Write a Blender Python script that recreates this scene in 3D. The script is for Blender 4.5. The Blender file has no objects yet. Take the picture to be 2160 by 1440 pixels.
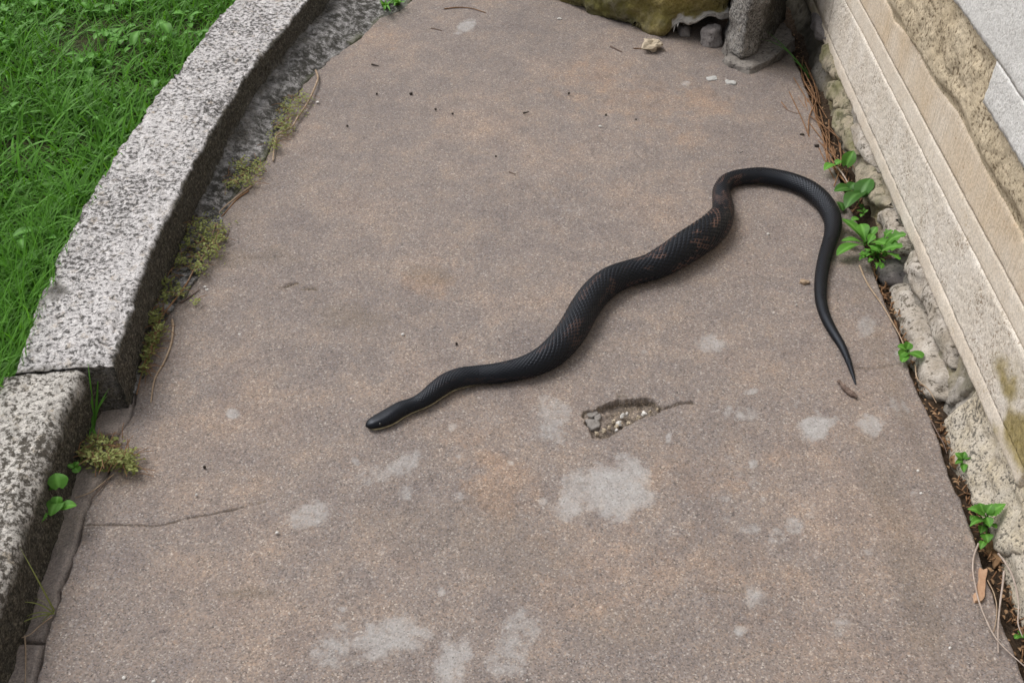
import bpy, bmesh, math, random
import numpy as np
from mathutils import Vector, Matrix
random.seed(7); RNG = np.random.default_rng(7)
sc = bpy.context.scene
C = sc.collection

# ------------------------------------------------------------------ camera
F_PX, CAM_H, CX, CY = 2150.0, 1.2, 1080.0, 720.0
VPX, VPY = 1205.0, -1130.0                      # where the wall's lines meet
PITCH = math.atan((CY - VPY) / F_PX)
R0 = np.array([[1, 0, 0], [0, math.sin(PITCH), math.cos(PITCH)], [0, math.cos(PITCH), -math.sin(PITCH)]])
_d = np.array([(VPX - CX) / F_PX, (CY - VPY) / F_PX, 1.0]) @ R0
YAW = math.atan2(_d[0], _d[1])
RZ = np.array([[math.cos(YAW), -math.sin(YAW), 0], [math.sin(YAW), math.cos(YAW), 0], [0, 0, 1]])
RW = (RZ @ R0.T).T                              # rows: right, up, forward
cam_d = bpy.data.cameras.new('camera'); cam = bpy.data.objects.new('camera', cam_d); C.objects.link(cam)
cam_d.sensor_width = 36; cam_d.lens = F_PX / 2160 * 36; cam_d.clip_start = 0.02; cam_d.clip_end = 2000
cam.matrix_world = Matrix(((RW[0][0], RW[1][0], -RW[2][0], 0), (RW[0][1], RW[1][1], -RW[2][1], 0),
                           (RW[0][2], RW[1][2], -RW[2][2], CAM_H), (0, 0, 0, 1)))
sc.camera = cam

def ray(x, y): return np.array([(x - CX) / F_PX, (CY - y) / F_PX, 1.0]) @ RW
def P(x, y, z=0.0):
    """point where the ray of a photo pixel meets the height z"""
    v = ray(x, y); return np.array([0, 0, CAM_H]) + v * (z - CAM_H) / v[2]
def PX(x, y, X):
    """point where the ray of a photo pixel meets the wall plane x = X"""
    v = ray(x, y); return np.array([0, 0, CAM_H]) + v * X / v[0]
def depth(q): return float(RW[2] @ (np.asarray(q) - [0, 0, CAM_H]))
def pxm(w, q): return w * depth(q) / F_PX       # pixels -> metres at a point

# ------------------------------------------------------------------ light
SUN_DIR = Vector((-0.48, 0.26, 0.83)).normalized()
w = bpy.data.worlds.new('World'); sc.world = w; w.use_nodes = True
wn = w.node_tree; bg = wn.nodes['Background']
sky = wn.nodes.new('ShaderNodeTexSky'); sky.sky_type = 'NISHITA'; sky.sun_disc = False
sky.sun_elevation = math.asin(SUN_DIR.z); sky.sun_rotation = math.atan2(SUN_DIR.x, SUN_DIR.y)
sky.air_density = 1.0; sky.dust_density = 4.0; sky.ozone_density = 1.0
hs = wn.nodes.new('ShaderNodeHueSaturation'); hs.inputs['Saturation'].default_value = 0.22
wn.links.new(sky.outputs[0], hs.inputs['Color']); wn.links.new(hs.outputs[0], bg.inputs['Color'])
bg.inputs['Strength'].default_value = 0.14
sl = bpy.data.lights.new('sun', 'SUN'); sl.energy = 1.5; sl.angle = math.radians(30); sl.color = (1.0, 0.965, 0.92)
so = bpy.data.objects.new('sun', sl); C.objects.link(so); so.location = (-3, 3, 6)
so.rotation_euler = SUN_DIR.to_track_quat('Z', 'Y').to_euler()
sc.view_settings.view_transform = 'Standard'; sc.view_settings.look = 'None'
sc.view_settings.exposure = 0.28; sc.view_settings.gamma = 1.0
sc.render.engine = 'CYCLES'; sc.render.resolution_x = 1024; sc.render.resolution_y = 682

# ------------------------------------------------------------------ numpy noise
def _h(i, j, k, s):
    n = (i * 374761393 + j * 668265263 + k * 2147483647 + s * 1274126177) & 0xFFFFFFFF
    n = ((n ^ (n >> 13)) * 1274126177) & 0xFFFFFFFF
    n = (n ^ (n >> 16)) & 0xFFFFFFFF
    return n.astype(np.float64) / 0xFFFFFFFF * 2 - 1
def vn(p, s=0):
    p = np.asarray(p, float); i = np.floor(p).astype(np.int64); f = p - i; f = f * f * (3 - 2 * f)
    r = 0
    for a in (0, 1):
        for b in (0, 1):
            for c in (0, 1):
                wt = (f[:, 0] if a else 1 - f[:, 0]) * (f[:, 1] if b else 1 - f[:, 1]) * (f[:, 2] if c else 1 - f[:, 2])
                r = r + wt * _h(i[:, 0] + a, i[:, 1] + b, i[:, 2] + c, s)
    return r
def fbm(p, o=4, s=0):
    r = 0; a = 1.0; p = np.asarray(p, float)
    for k in range(o):
        r = r + a * vn(p * 2 ** k + k * 17.3, s + k); a *= 0.5
    return r
def n1(x, sc_, s=0, o=3):
    x = np.atleast_1d(np.asarray(x, float)); z = np.zeros_like(x)
    return fbm(np.stack([x * sc_, z + s * 3.1, z], 1), o, s)
def sstep(a, b, x):
    t = np.clip((x - a) / (b - a), 0, 1); return t * t * (3 - 2 * t)
def seg_dist(px, py, poly, closed=False):
    d = np.full(px.shape, 1e9); n = len(poly)
    for k in range(n if closed else n - 1):
        a = np.array(poly[k]); b = np.array(poly[(k + 1) % n]); ab = b - a
        t = np.clip(((px - a[0]) * ab[0] + (py - a[1]) * ab[1]) / (ab @ ab + 1e-12), 0, 1)
        d = np.minimum(d, np.hypot(px - a[0] - t * ab[0], py - a[1] - t * ab[1]))
    return d
def inside(px, py, poly):
    r = np.zeros(px.shape, bool); n = len(poly)
    for k in range(n):
        (x1, y1), (x2, y2) = poly[k], poly[(k + 1) % n]
        c = ((y1 > py) != (y2 > py)) & (px < (x2 - x1) * (py - y1) / (y2 - y1 + 1e-12) + x1)
        r ^= c
    return r

# ------------------------------------------------------------------ object helpers
def setp(o, label=None, cat=None, group=None, kind=None):
    if label: o['label'] = label
    if cat: o['category'] = cat
    if group: o['group'] = group
    if kind: o['kind'] = kind
    return o
def mk(name, V, Fc, m, parent=None, col=None, smooth=True, origin=None):
    V = np.asarray(V, float)
    if origin is None:
        origin = np.array([(V[:, 0].min() + V[:, 0].max()) / 2, (V[:, 1].min() + V[:, 1].max()) / 2, V[:, 2].min()])
    origin = np.asarray(origin, float)
    me = bpy.data.meshes.new(name); W = V - origin
    if isinstance(Fc, np.ndarray):
        n, k = Fc.shape
        me.vertices.add(len(W)); me.vertices.foreach_set('co', W.astype(np.float32).ravel())
        me.loops.add(n * k); me.loops.foreach_set('vertex_index', Fc.astype(np.int32).ravel())
        me.polygons.add(n); me.polygons.foreach_set('loop_start', np.arange(0, n * k, k, dtype=np.int32))
        me.update(calc_edges=True)
    else:
        me.from_pydata(W.tolist(), [], [list(map(int, f)) for f in Fc]); me.update()
    me.polygons.foreach_set('use_smooth', np.full(len(me.polygons), bool(smooth)))
    if col is not None:
        a = me.attributes.new('Col', 'FLOAT_COLOR', 'POINT')
        c = np.ones((len(V), 4), np.float32); c[:, :col.shape[1]] = col
        a.data.foreach_set('color', c.ravel())
    me.materials.append(m)
    o = bpy.data.objects.new(name, me); C.objects.link(o)
    if parent is not None:
        o.parent = parent; o.location = Vector(origin) - wloc(parent)
    else: o.location = origin
    return o
def wloc(o):
    l = Vector(o.location)
    while o.parent: o = o.parent; l += Vector(o.location)
    return l
def empty(name, loc):
    o = bpy.data.objects.new(name, None); o.empty_display_size = 0.05; C.objects.link(o); o.location = loc; return o
def gridF(nu, nv, closed=False):
    """quads of a grid stored row by row (nu rows of nv)"""
    i = np.arange(nu - 1)[:, None]; j = np.arange(nv if closed else nv - 1)[None, :]; j2 = (j + 1) % nv
    return np.stack([i * nv + j, i * nv + j2, (i + 1) * nv + j2, (i + 1) * nv + j], -1).reshape(-1, 4)
def spline(pts, n):
    """smooth resampling (Catmull-Rom, by arc length)"""
    pts = np.asarray(pts, float); k = len(pts)
    e = np.vstack([2 * pts[0] - pts[1], pts, 2 * pts[-1] - pts[-2]]); out = []
    for i in range(k - 1):
        p0, p1, p2, p3 = e[i:i + 4]; t = np.linspace(0, 1, 40, endpoint=False)[:, None]
        out.append(0.5 * (2 * p1 + (p2 - p0) * t + (2 * p0 - 5 * p1 + 4 * p2 - p3) * t ** 2 + (3 * p1 - p0 - 3 * p2 + p3) * t ** 3))
    out = np.vstack(out + [pts[-1:]]); d = np.r_[0, np.cumsum(np.linalg.norm(np.diff(out[:, :3], axis=0), axis=1))]
    s = np.linspace(0, d[-1], n)
    return np.stack([np.interp(s, d, out[:, c]) for c in range(out.shape[1])], 1)
def tubeVF(pts, rad, k=6):
    pts = np.asarray(pts, float); n = len(pts); T = np.gradient(pts, axis=0); T /= np.linalg.norm(T, axis=1)[:, None] + 1e-9
    up = np.array([0.013, 0.021, 1.0]); A = np.cross(T, up); A /= np.linalg.norm(A, axis=1)[:, None] + 1e-9; B = np.cross(A, T)
    rad = np.broadcast_to(rad, (n,)); th = np.arange(k) * 2 * math.pi / k
    V = pts[:, None, :] + rad[:, None, None] * (np.cos(th)[None, :, None] * A[:, None, :] + np.sin(th)[None, :, None] * B[:, None, :])
    return V.reshape(-1, 3), gridF(n, k, True)
def merge(parts):
    Vs, Fs, o = [], [], 0
    for V, Fc in parts: Vs.append(V); Fs.append(Fc + o); o += len(V)
    return np.vstack(Vs), np.vstack(Fs)
def rough_block(bottom, top, L=0.012, amp=0.004, fr=25, bev=0.006, seed=0, bsteps=2):
    """a stone: bottom and top outlines joined, edges worn, faces uneven; returns V, F"""
    bm = bmesh.new(); n = len(bottom)
    b = [bm.verts.new(Vector(p)) for p in bottom]; t = [bm.verts.new(Vector(p)) for p in top]
    bm.faces.new(b[::-1]); bm.faces.new(t)
    for i in range(n): bm.faces.new((b[i], b[(i + 1) % n], t[(i + 1) % n], t[i]))
    bmesh.ops.recalc_face_normals(bm, faces=bm.faces)
    bmesh.ops.bevel(bm, geom=list(bm.edges), offset=bev, segments=bsteps, profile=0.5, affect='EDGES', clamp_overlap=True)
    bmesh.ops.triangulate(bm, faces=list(bm.faces))
    for _ in range(7):
        es = [e for e in bm.edges if e.calc_length() > L]
        if not es: break
        bmesh.ops.subdivide_edges(bm, edges=es, cuts=1); bmesh.ops.triangulate(bm, faces=[f for f in bm.faces if len(f.verts) > 3])
    bm.normal_update(); bm.verts.index_update()
    V = np.array([v.co[:] for v in bm.verts]); N = np.array([v.normal[:] for v in bm.verts])
    Fc = np.array([[v.index for v in f.verts] for f in bm.faces]); bm.free()
    d = fbm(V * fr, 4, seed) * amp
    return V + N * d[:, None], Fc

# ------------------------------------------------------------------ materials
class NT:
    def __init__(s, name, rough=0.9, spec=0.3):
        s.m = bpy.data.materials.new(name); s.m.use_nodes = True; s.t = s.m.node_tree; s.b = s.t.nodes['Principled BSDF']
        s.b.inputs['Roughness'].default_value = rough; s.b.inputs['Specular IOR Level'].default_value = spec
        s.tc = s.t.nodes.new('ShaderNodeTexCoord').outputs['Object']; s.geo = s.t.nodes.new('ShaderNodeNewGeometry')
        s.pos = s.geo.outputs['Position']
    def put(s, sock, v):
        if isinstance(v, bpy.types.NodeSocket): s.t.links.new(v, sock)
        elif isinstance(v, (tuple, list)): sock.default_value = tuple(v) + ((1,) if len(v) == 3 and len(sock.default_value) == 4 else ())
        else: sock.default_value = v
    def noise(s, scale, detail=4, rough=0.55, dist=0.0, vec=None, out='Fac'):
        n = s.t.nodes.new('ShaderNodeTexNoise'); s.t.links.new(vec or s.pos, n.inputs['Vector'])
        n.inputs['Scale'].default_value = scale; n.inputs['Detail'].default_value = detail
        n.inputs['Roughness'].default_value = rough; n.inputs['Distortion'].default_value = dist; return n.outputs[out]
    def voro(s, scale, out='Color', feature='F1', vec=None, rnd=1.0):
        n = s.t.nodes.new('ShaderNodeTexVoronoi'); n.feature = feature; s.t.links.new(vec or s.pos, n.inputs['Vector'])
        n.inputs['Scale'].default_value = scale; n.inputs['Randomness'].default_value = rnd; return n.outputs[out]
    def sep(s, col):
        n = s.t.nodes.new('ShaderNodeSeparateColor'); s.t.links.new(col, n.inputs[0]); return n.outputs
    def attr(s, name='Col'):
        n = s.t.nodes.new('ShaderNodeAttribute'); n.attribute_name = name; return s.sep(n.outputs['Color'])
    def ramp(s, fac, stops, const=False):
        n = s.t.nodes.new('ShaderNodeValToRGB'); s.t.links.new(fac, n.inputs[0]); e = n.color_ramp.elements
        if const: n.color_ramp.interpolation = 'CONSTANT'
        while len(e) < len(stops): e.new(0.5)
        for k, (p, c) in enumerate(stops):
            e[k].position = p; e[k].color = (c, c, c, 1) if isinstance(c, (int, float)) else tuple(c) + (1,)
        return n.outputs[0]
    def mix(s, fac, a, b, mode='MIX'):
        n = s.t.nodes.new('ShaderNodeMix'); n.data_type = 'RGBA'; n.blend_type = mode
        s.put(n.inputs[0], fac); s.put(n.inputs[6], a); s.put(n.inputs[7], b); return n.outputs[2]
    def math(s, op, a, b=0.0):
        n = s.t.nodes.new('ShaderNodeMath'); n.operation = op; n.use_clamp = False; s.put(n.inputs[0], a); s.put(n.inputs[1], b); return n.outputs[0]
    def stretch(s, v):
        n = s.t.nodes.new('ShaderNodeVectorMath'); n.operation = 'MULTIPLY'; s.t.links.new(s.pos, n.inputs[0]); n.inputs[1].default_value = v; return n.outputs[0]
    def bump(s, h, strength=0.5, dist=0.002, prev=None):
        n = s.t.nodes.new('ShaderNodeBump'); s.t.links.new(h, n.inputs['Height']); n.inputs['Strength'].default_value = strength
        n.inputs['Distance'].default_value = dist
        if prev: s.t.links.new(prev, n.inputs['Normal'])
        return n.outputs[0]
    def done(s, col, normal=None, rough=None):
        s.put(s.b.inputs['Base Color'], col)
        if normal: s.t.links.new(normal, s.b.inputs['Normal'])
        if rough is not None: s.put(s.b.inputs['Roughness'], rough)
        return s.m

def mat_path(name, strip=False):
    t = NT(name, 0.93, 0.25)
    v = t.voro(500); g = t.sep(v)
    grain = t.ramp(g[0], [(0, (.035, .032, .034)), (.07, (.10, .088, .084)), (.22, (.165, .144, .137)), (.45, (.222, .189, .174)), (.62, (.265, .216, .188)),
                          (.76, (.335, .252, .195)), (.84, (.27, .255, .26)), (.95, (.37, .33, .30)), (1, (.58, .54, .50))])
    v2 = t.sep(t.voro(270))
    grain2 = t.ramp(v2[1], [(0, (.06, .055, .055)), (.05, (.15, .125, .115)), (.5, (.21, .182, .170)), (.9, (.29, .235, .195)), (.97, (.34, .30, .27)), (1, (.7, .66, .62))])
    c = t.mix(0.25, t.mix(0.30, grain, grain2), (.222, .188, .170))
    big = t.noise(3.1, 6, 0.6); mid = t.noise(14, 5, 0.62)
    c = t.mix(1.0, c, t.ramp(big, [(.32, (.86, .86, .87)), (.5, (.97, .96, .95)), (.68, (1.12, 1.05, .98))]), 'MULTIPLY')
    c = t.mix(1.0, c, t.ramp(mid, [(.3, (.86, .86, .88)), (.5, (1, 1, 1)), (.72, (1.16, 1.11, 1.04))]), 'MULTIPLY')
    a = t.attr()
    edge = t.ramp(t.noise(55, 5, 0.7), [(.36, 0), (.62, 1)])
    pf = t.ramp(t.math('ADD', a[0], t.math('MULTIPLY', t.math('SUBTRACT', t.noise(70, 6, .8), .5), 1.7)), [(.30, 0), (.62, .5), (1.0, .85)])
    cement = t.mix(1.0, t.ramp(t.noise(260, 3), [(.3, (.33, .32, .315)), (.7, (.44, .425, .41))]), t.ramp(g[1], [(0, .45), (.08, .93), (1, 1.05)]), 'MULTIPLY')
    c = t.mix(pf, c, cement)
    dirt_and_shade = t.mix(1.0, (.105, .083, .060), t.ramp(g[2], [(0, .5), (.6, 1.2), (.93, 2.4), (1, 5)]), 'MULTIPLY')
    c = t.mix(a[1], c, dirt_and_shade)  # soil colour, plus the undercut shade painted inside the hole
    warm = t.mix(1.0, c, (1.17, 1.05, .93), 'MULTIPLY')
    c = t.mix(t.ramp(t.math('ADD', a[2], t.math('MULTIPLY', t.math('SUBTRACT', t.noise(26, 6, .7), .5), 1.6)), [(.30, 0), (.85, .95)]), c, warm)
    if strip: c = t.mix(0.6, c, t.mix(1.0, t.ramp(t.noise(22, 6, .65), [(.3, (.25, .213, .192)), (.7, (.36, .305, .27))]), t.ramp(g[1], [(0, .6), (1, 1.25)]), 'MULTIPLY'))
    h = t.math('ADD', t.math('MULTIPLY', g[0], 0.5), t.noise(120, 4, .7))
    return t.done(c, t.bump(h, 0.55, 0.0022))
def mat_granite(name, white=(.62, .595, .59), dark=(.085, .08, .076), amount=0.42, tan=(.37, .30, .22), scale=1.25):
    t = NT(name, 0.92, 0.25)
    low = t.noise(7, 4, .6)
    n = t.noise(95 * scale, 4, .72); sp = t.math('ADD', n, t.math('MULTIPLY', t.math('SUBTRACT', low, .5), .32))
    base = t.mix(t.ramp(t.noise(60 * scale, 4, .65), [(.38, 0), (.62, 1)]), white, tuple(x * .80 for x in white))
    base = t.mix(t.ramp(t.noise(38 * scale, 5, .7), [(.55, 0), (.68, .75)]), base, tan)
    c = t.mix(t.ramp(sp, [(amount - .01, 1), (amount + .12, 0)]), base, dark)
    fine = t.sep(t.voro(420 * scale)); c = t.mix(1.0, c, t.ramp(fine[0], [(0, .62), (.5, 1), (1, 1.22)]), 'MULTIPLY')
    a = t.attr()
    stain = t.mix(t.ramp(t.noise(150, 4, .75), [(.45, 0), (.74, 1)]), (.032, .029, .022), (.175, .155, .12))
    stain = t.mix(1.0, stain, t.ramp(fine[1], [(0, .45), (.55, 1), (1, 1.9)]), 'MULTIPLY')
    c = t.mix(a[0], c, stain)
    lime = t.mix(t.ramp(t.noise(46, 6, .78), [(.46, 0), (.64, 1)]), (.060, .057, .050), (.42, .405, .40))
    lime = t.mix(1.0, lime, t.ramp(fine[2], [(0, .6), (.5, 1), (1, 1.25)]), 'MULTIPLY')
    c = t.mix(a[1], c, lime)
    c = t.mix(a[2], c, t.mix(t.noise(130, 4, .7), (.05, .06, .022), (.16, .17, .07)))
    h = t.math('ADD', t.noise(110, 6, .75), t.math('MULTIPLY', fine[0], .25))
    return t.done(c, t.bump(h, 0.75, 0.004))
def mat_stone(name, c1, c2, speck=(.08, .07, .06), amt=.40, sscale=160, bump=.5, streak=None, moss=None, mossamt=.5, low=9):
    t = NT(name, 0.92, 0.25)
    c = t.mix(t.ramp(t.noise(low, 6, .6), [(.32, 0), (.68, 1)]), c1, c2)
    if streak:
        c = t.mix(t.ramp(t.noise(1.0, 5, .6, vec=t.stretch(streak)), [(.42, 0), (.66, .55)]), c, tuple(x * .72 for x in c1))
    n = t.noise(sscale, 4, .7); lo2 = t.noise(13, 3)
    sp = t.math('ADD', n, t.math('MULTIPLY', t.math('SUBTRACT', lo2, .5), .3))
    c = t.mix(t.ramp(sp, [(amt - .05, .9), (amt + .05, 0)]), c, speck)
    fine = t.sep(t.voro(380)); c = t.mix(1.0, c, t.ramp(fine[0], [(0, .80), (.5, 1), (1, 1.13)]), 'MULTIPLY')
    a = t.attr()
    green = t.mix(t.ramp(t.noise(150, 5, .75), [(.32, 0), (.68, 1)]), (.12, .09, .012), (.36, .285, .11))
    if moss:
        mf = t.ramp(t.noise(11, 5, .65), [(mossamt - .14, 1), (mossamt + .16, 0)]); c = t.mix(mf, c, t.mix(t.noise(170, 4, .7), moss[0], moss[1]))
    c = t.mix(a[0], c, green)
    c = t.mix(a[1], c, t.mix(t.noise(120, 4, .7), (.03, .028, .022), (.10, .088, .065)))
    c = t.mix(a[2], c, t.mix(t.noise(90, 4, .7), (.40, .375, .35), (.62, .60, .58)))
    h = t.math('ADD', n, t.math('MULTIPLY', t.noise(60, 5, .7), 1.0))
    return t.done(c, t.bump(h, bump, 0.003))
def mat_leaf(name, c1, c2, rough=.5, trans=True, scale=60):
    t = NT(name, rough, .24); a = t.attr()
    c = t.mix(t.noise(scale, 3), c1, c2)
    c = t.mix(1.0, c, t.ramp(a[0], [(0, .55), (.5, 1.0), (1, 1.55)]), 'MULTIPLY')
    c = t.mix(a[1], c, tuple(min(1, x * 1.5 + .03) for x in c2))
    t.done(c)
    if trans:
        tr = t.t.nodes.new('ShaderNodeBsdfTranslucent'); ms = t.t.nodes.new('ShaderNodeMixShader'); ms.inputs[0].default_value = .32
        t.t.links.new(t.mix(1.0, c, (1.25, 1.2, .7), 'MULTIPLY'), tr.inputs[0]); out = t.t.nodes['Material Output']
        t.t.links.new(t.b.outputs[0], ms.inputs[1]); t.t.links.new(tr.outputs[0], ms.inputs[2]); t.t.links.new(ms.outputs[0], out.inputs[0])
    return t.m
def mat_plain(name, c1, c2, scale=120, rough=.9, bump=.4, dist=.002, spec=.25):
    t = NT(name, rough, spec); n = t.noise(scale, 5, .7)
    return t.done(t.mix(t.ramp(n, [(.3, 0), (.7, 1)]), c1, c2), t.bump(n, bump, dist))

M_path = mat_path('worn_aggregate_paving'); M_strip = mat_path('edging_concrete', True)
M_kerb = mat_granite('lichened_granite')
M_kerb2 = mat_granite('brown_lichened_granite', (.58, .55, .51), (.085, .075, .062), .445, (.33, .265, .18))
M_post = mat_granite('grey_granite', (.36, .34, .315), (.09, .085, .08), .42, (.28, .24, .18), 2.0)
M_smooth = mat_stone('drafted_limestone', (.56, .485, .395), (.64, .58, .50), (.42, .33, .22), .36, 220, .12, low=14)
M_pick = mat_stone('picked_limestone', (.59, .53, .45), (.67, .62, .555), (.26, .20, .14), .405, 210, .7, low=16)
M_tan = mat_stone('tooled_sandstone', (.55, .44, .315), (.62, .545, .455), (.36, .25, .15), .34, 200, .15, streak=(6, 240, 10), low=10)
M_rock = mat_stone('rock_faced_sandstone', (.47, .385, .265), (.56, .475, .35), (.13, .095, .055), .425, 130, .9, low=12)
M_grey = mat_stone('pale_picked_limestone', (.60, .585, .565), (.68, .67, .655), (.36, .33, .30), .37, 240, .6, low=12)
M_mossy = mat_stone('moss_covered_stone', (.165, .150, .115), (.215, .195, .155), (.035, .03, .02), .44, 60, 1.0, moss=((.058, .056, .014), (.165, .148, .045)), mossamt=.56)
M_slate = mat_stone('grey_flagstone', (.165, .15, .135), (.235, .215, .195), (.07, .065, .06), .40, 110, .8)
M_dkstone = mat_stone('dark_field_stone', (.15, .135, .13), (.22, .20, .19), (.07, .065, .06), .38, 110, .5)
M_rubwhite = mat_stone('weathered_white_fieldstone', (.47, .43, .385), (.29, .25, .20), (.085, .07, .05), .42, 80, .9, low=26)
M_rubcream = mat_stone('lichen_speckled_fieldstone', (.42, .36, .26), (.50, .455, .39), (.085, .078, .066), .425, 170, .9, low=24)
M_rubtan = mat_stone('mossy_tan_fieldstone', (.36, .305, .225), (.25, .225, .175), (.07, .065, .045), .43, 60, .8, moss=((.07, .075, .025), (.17, .165, .07)), mossamt=.42, low=18)
M_mortar = mat_stone('grey_lime_mortar', (.25, .225, .195), (.34, .315, .28), (.09, .08, .065), .42, 80, .9, moss=((.06, .06, .03), (.14, .13, .07)), mossamt=.38, low=22)
M_soil = mat_plain('dark_leafy_soil', (.022, .015, .010), (.10, .066, .042), 190, .97, 1.0, .006)
M_lawn = mat_plain('lawn_soil', (.018, .022, .008), (.06, .065, .022), 60, .97, 1.0, .01)
M_ground = mat_plain('bare_earth', (.07, .055, .04), (.13, .11, .08), 20, .97, .5, .01)
M_grass = mat_leaf('lawn_grass', (.052, .180, .014), (.120, .300, .028), .52)
M_weed = mat_leaf('weed_leaf', (.062, .195, .022), (.105, .270, .036), .5)
M_weed_dk = mat_leaf('deep_green_leaf', (.04, .13, .02), (.065, .175, .03), .42)
M_creep = mat_leaf('tiny_creeper_leaf', (.10, .15, .030), (.21, .22, .07), .6)
M_dry = mat_plain('dried_stem', (.24, .165, .10), (.44, .34, .25), 90, .8, .3, .001)
M_pale = mat_plain('bleached_stem', (.27, .215, .18), (.45, .375, .325), 90, .75, .3, .001)
M_needle = mat_plain('brown_pine_needle', (.13, .065, .032), (.29, .165, .085), 35, .7, .2, .001)
M_chip = mat_plain('split_wood', (.34, .20, .12), (.50, .33, .22), 70, .8, .5, .002)
M_bark = mat_plain('twig_bark', (.085, .06, .05), (.22, .16, .13), 220, .9, .8, .002)
M_litter = mat_leaf('leaf_litter', (.085, .046, .024), (.22, .135, .07), .85, False, 150)
M_pebble = mat_plain('white_quartz_pebble', (.48, .46, .43), (.66, .64, .61), 150, .7, .4, .001)
M_tanpeb = mat_plain('tan_mortar_lump', (.40, .33, .24), (.55, .47, .36), 90, .95, .9, .004)
M_greychip = mat_plain('grey_cement_chip', (.34, .335, .32), (.47, .465, .45), 130, .9, .6, .002)
M_greyfrag = mat_plain('dirty_cement_fragment', (.17, .155, .14), (.28, .26, .245), 110, .95, .9, .004)
M_crumb = mat_plain('dark_crumb', (.02, .017, .014), (.07, .055, .045), 150, .9, .6, .002)

# ------------------------------------------------------------------ ground, lawn, path
def sheet(name, x0, x1, y0, y1, z, m):
    V = np.array([[x0, y0, z], [x1, y0, z], [x1, y1, z], [x0, y1, z]], float)
    o = mk(name, V, np.array([[0, 1, 2, 3]]), m, origin=(0, 0, z)); o['kind'] = 'structure'; return o
sheet('ground', -400, 400, -400, 400, -0.16, M_ground)

KTOP = 0.10
inner = np.array([P(x, y, KTOP)[:2] for x, y in [(240, 767), (290, 610), (340, 480), (440, 290), (530, 147), (590, 70), (650, 0)]])
outer = np.array([P(x, y, KTOP)[:2] for x, y in [(30, 790), (70, 672), (110, 570), (210, 380), (320, 220), (410, 105), (500, 0)]])
ext = lambda a, d1: np.vstack([a, a[-1] + d1])
inner = ext(inner, [.13, .55]); inner = ext(inner, [.26, .7]); outer = ext(outer, [.12, .65]); outer = ext(outer, [.25, .75])
nin = np.array([P(x, y, KTOP)[:2] for x, y in [(183, 777), (144, 843), (119, 915), (92, 982), (55, 1080), (33, 1149), (0, 1260)]])
nin = ext(nin, [.03, -.4]); nin = ext(nin, [.10, -1.0])
nout = np.array([[-.862, 1.155], [-.858, 1.0], [-.85, .8], [-.835, .6], [-.80, .3], [-.72, -.65]])
fil = [(285, 830), (312, 752), (340, 690), (385, 620), (424, 560), (470, 460), (500, 410), (583, 283), (633, 187), (672, 150), (700, 122), (760, 82), (800, 42), (850, 20), (870, 0)]
base = np.array([P(x, y)[:2] for x, y in fil]); base = ext(base, [.16, .45]); base = ext(base, [.4, .9])
crk = np.array([P(x, y)[:2] for x, y in [(289, 838), (281, 877), (255, 915), (231, 1002), (194, 1054), (180, 1093), (167, 1140), (147, 1207), (130, 1243), (128, 1267), (100, 1343), (80, 1440)]])
crk = ext(crk, [.06, -.5]); crk = ext(crk, [.1, -1.0])
left = np.vstack([crk[::-1], base])             # left edge of the paving, near to far
left = left[np.argsort(left[:, 1])]
def xl(y): return np.interp(y, left[:, 1], left[:, 0])
def xr(y): return 0.636 + n1(y, 9, 5, 4) * .006 + n1(y, 60, 6, 2) * .0015
hole_px = [(1227, 868), (1243, 863), (1262, 858), (1274, 855), (1278, 850), (1293, 846), (1308, 841), (1330, 843), (1353, 838), (1366, 838), (1381, 845), (1389, 853), (1401, 863),
           (1392, 869), (1381, 875), (1362, 881), (1340, 889), (1330, 898), (1317, 902), (1308, 908), (1302, 912), (1288, 919), (1284, 923), (1247, 924), (1244, 912), (1240, 902), (1232, 891), (1228, 878)]
hole = [tuple(P(x, y)[:2]) for x, y in hole_px]
def rows(segs):
    out = []
    for a, b, st in segs: out.append(np.arange(a, b, st))
    return np.concatenate(out)
ys = rows([(-1.6, .60, .04), (.60, .938, .0032), (.938, .992, .0013), (.992, 1.15, .0032), (1.15, 1.275, .0014), (1.275, 1.75, .0033), (1.75, 2.25, .0045), (2.25, 3.05, .006), (3.05, 5.2, .05)])
us_x = rows([(-.70, .05, .0034), (.05, .215, .0014), (.215, .645, .0034)]); us = (us_x - us_x[0]) / (us_x[-1] - us_x[0])
YY, UU = np.meshgrid(ys, us, indexing='ij')
XL = xl(ys) + n1(ys, 70, 2, 3) * .0022 + n1(ys, 25, 3, 3) * .002; XR = xr(ys)
XX = XL[:, None] + (XR - XL)[:, None] * np.clip((us_x[None, :] - xl(ys)[:, None] * 0 - us_x[0]) / (us_x[-1] - us_x[0]), 0, 1)
fx, fy = XX.ravel(), YY.ravel(); pt = np.stack([fx, fy, fx * 0], 1)
ZZ = fbm(pt * 2.2, 3, 40) * .004 + fbm(pt * 14, 3, 41) * .0016 + fbm(pt * 90, 2, 42) * .0007
col = np.zeros((len(fx), 3))
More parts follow.
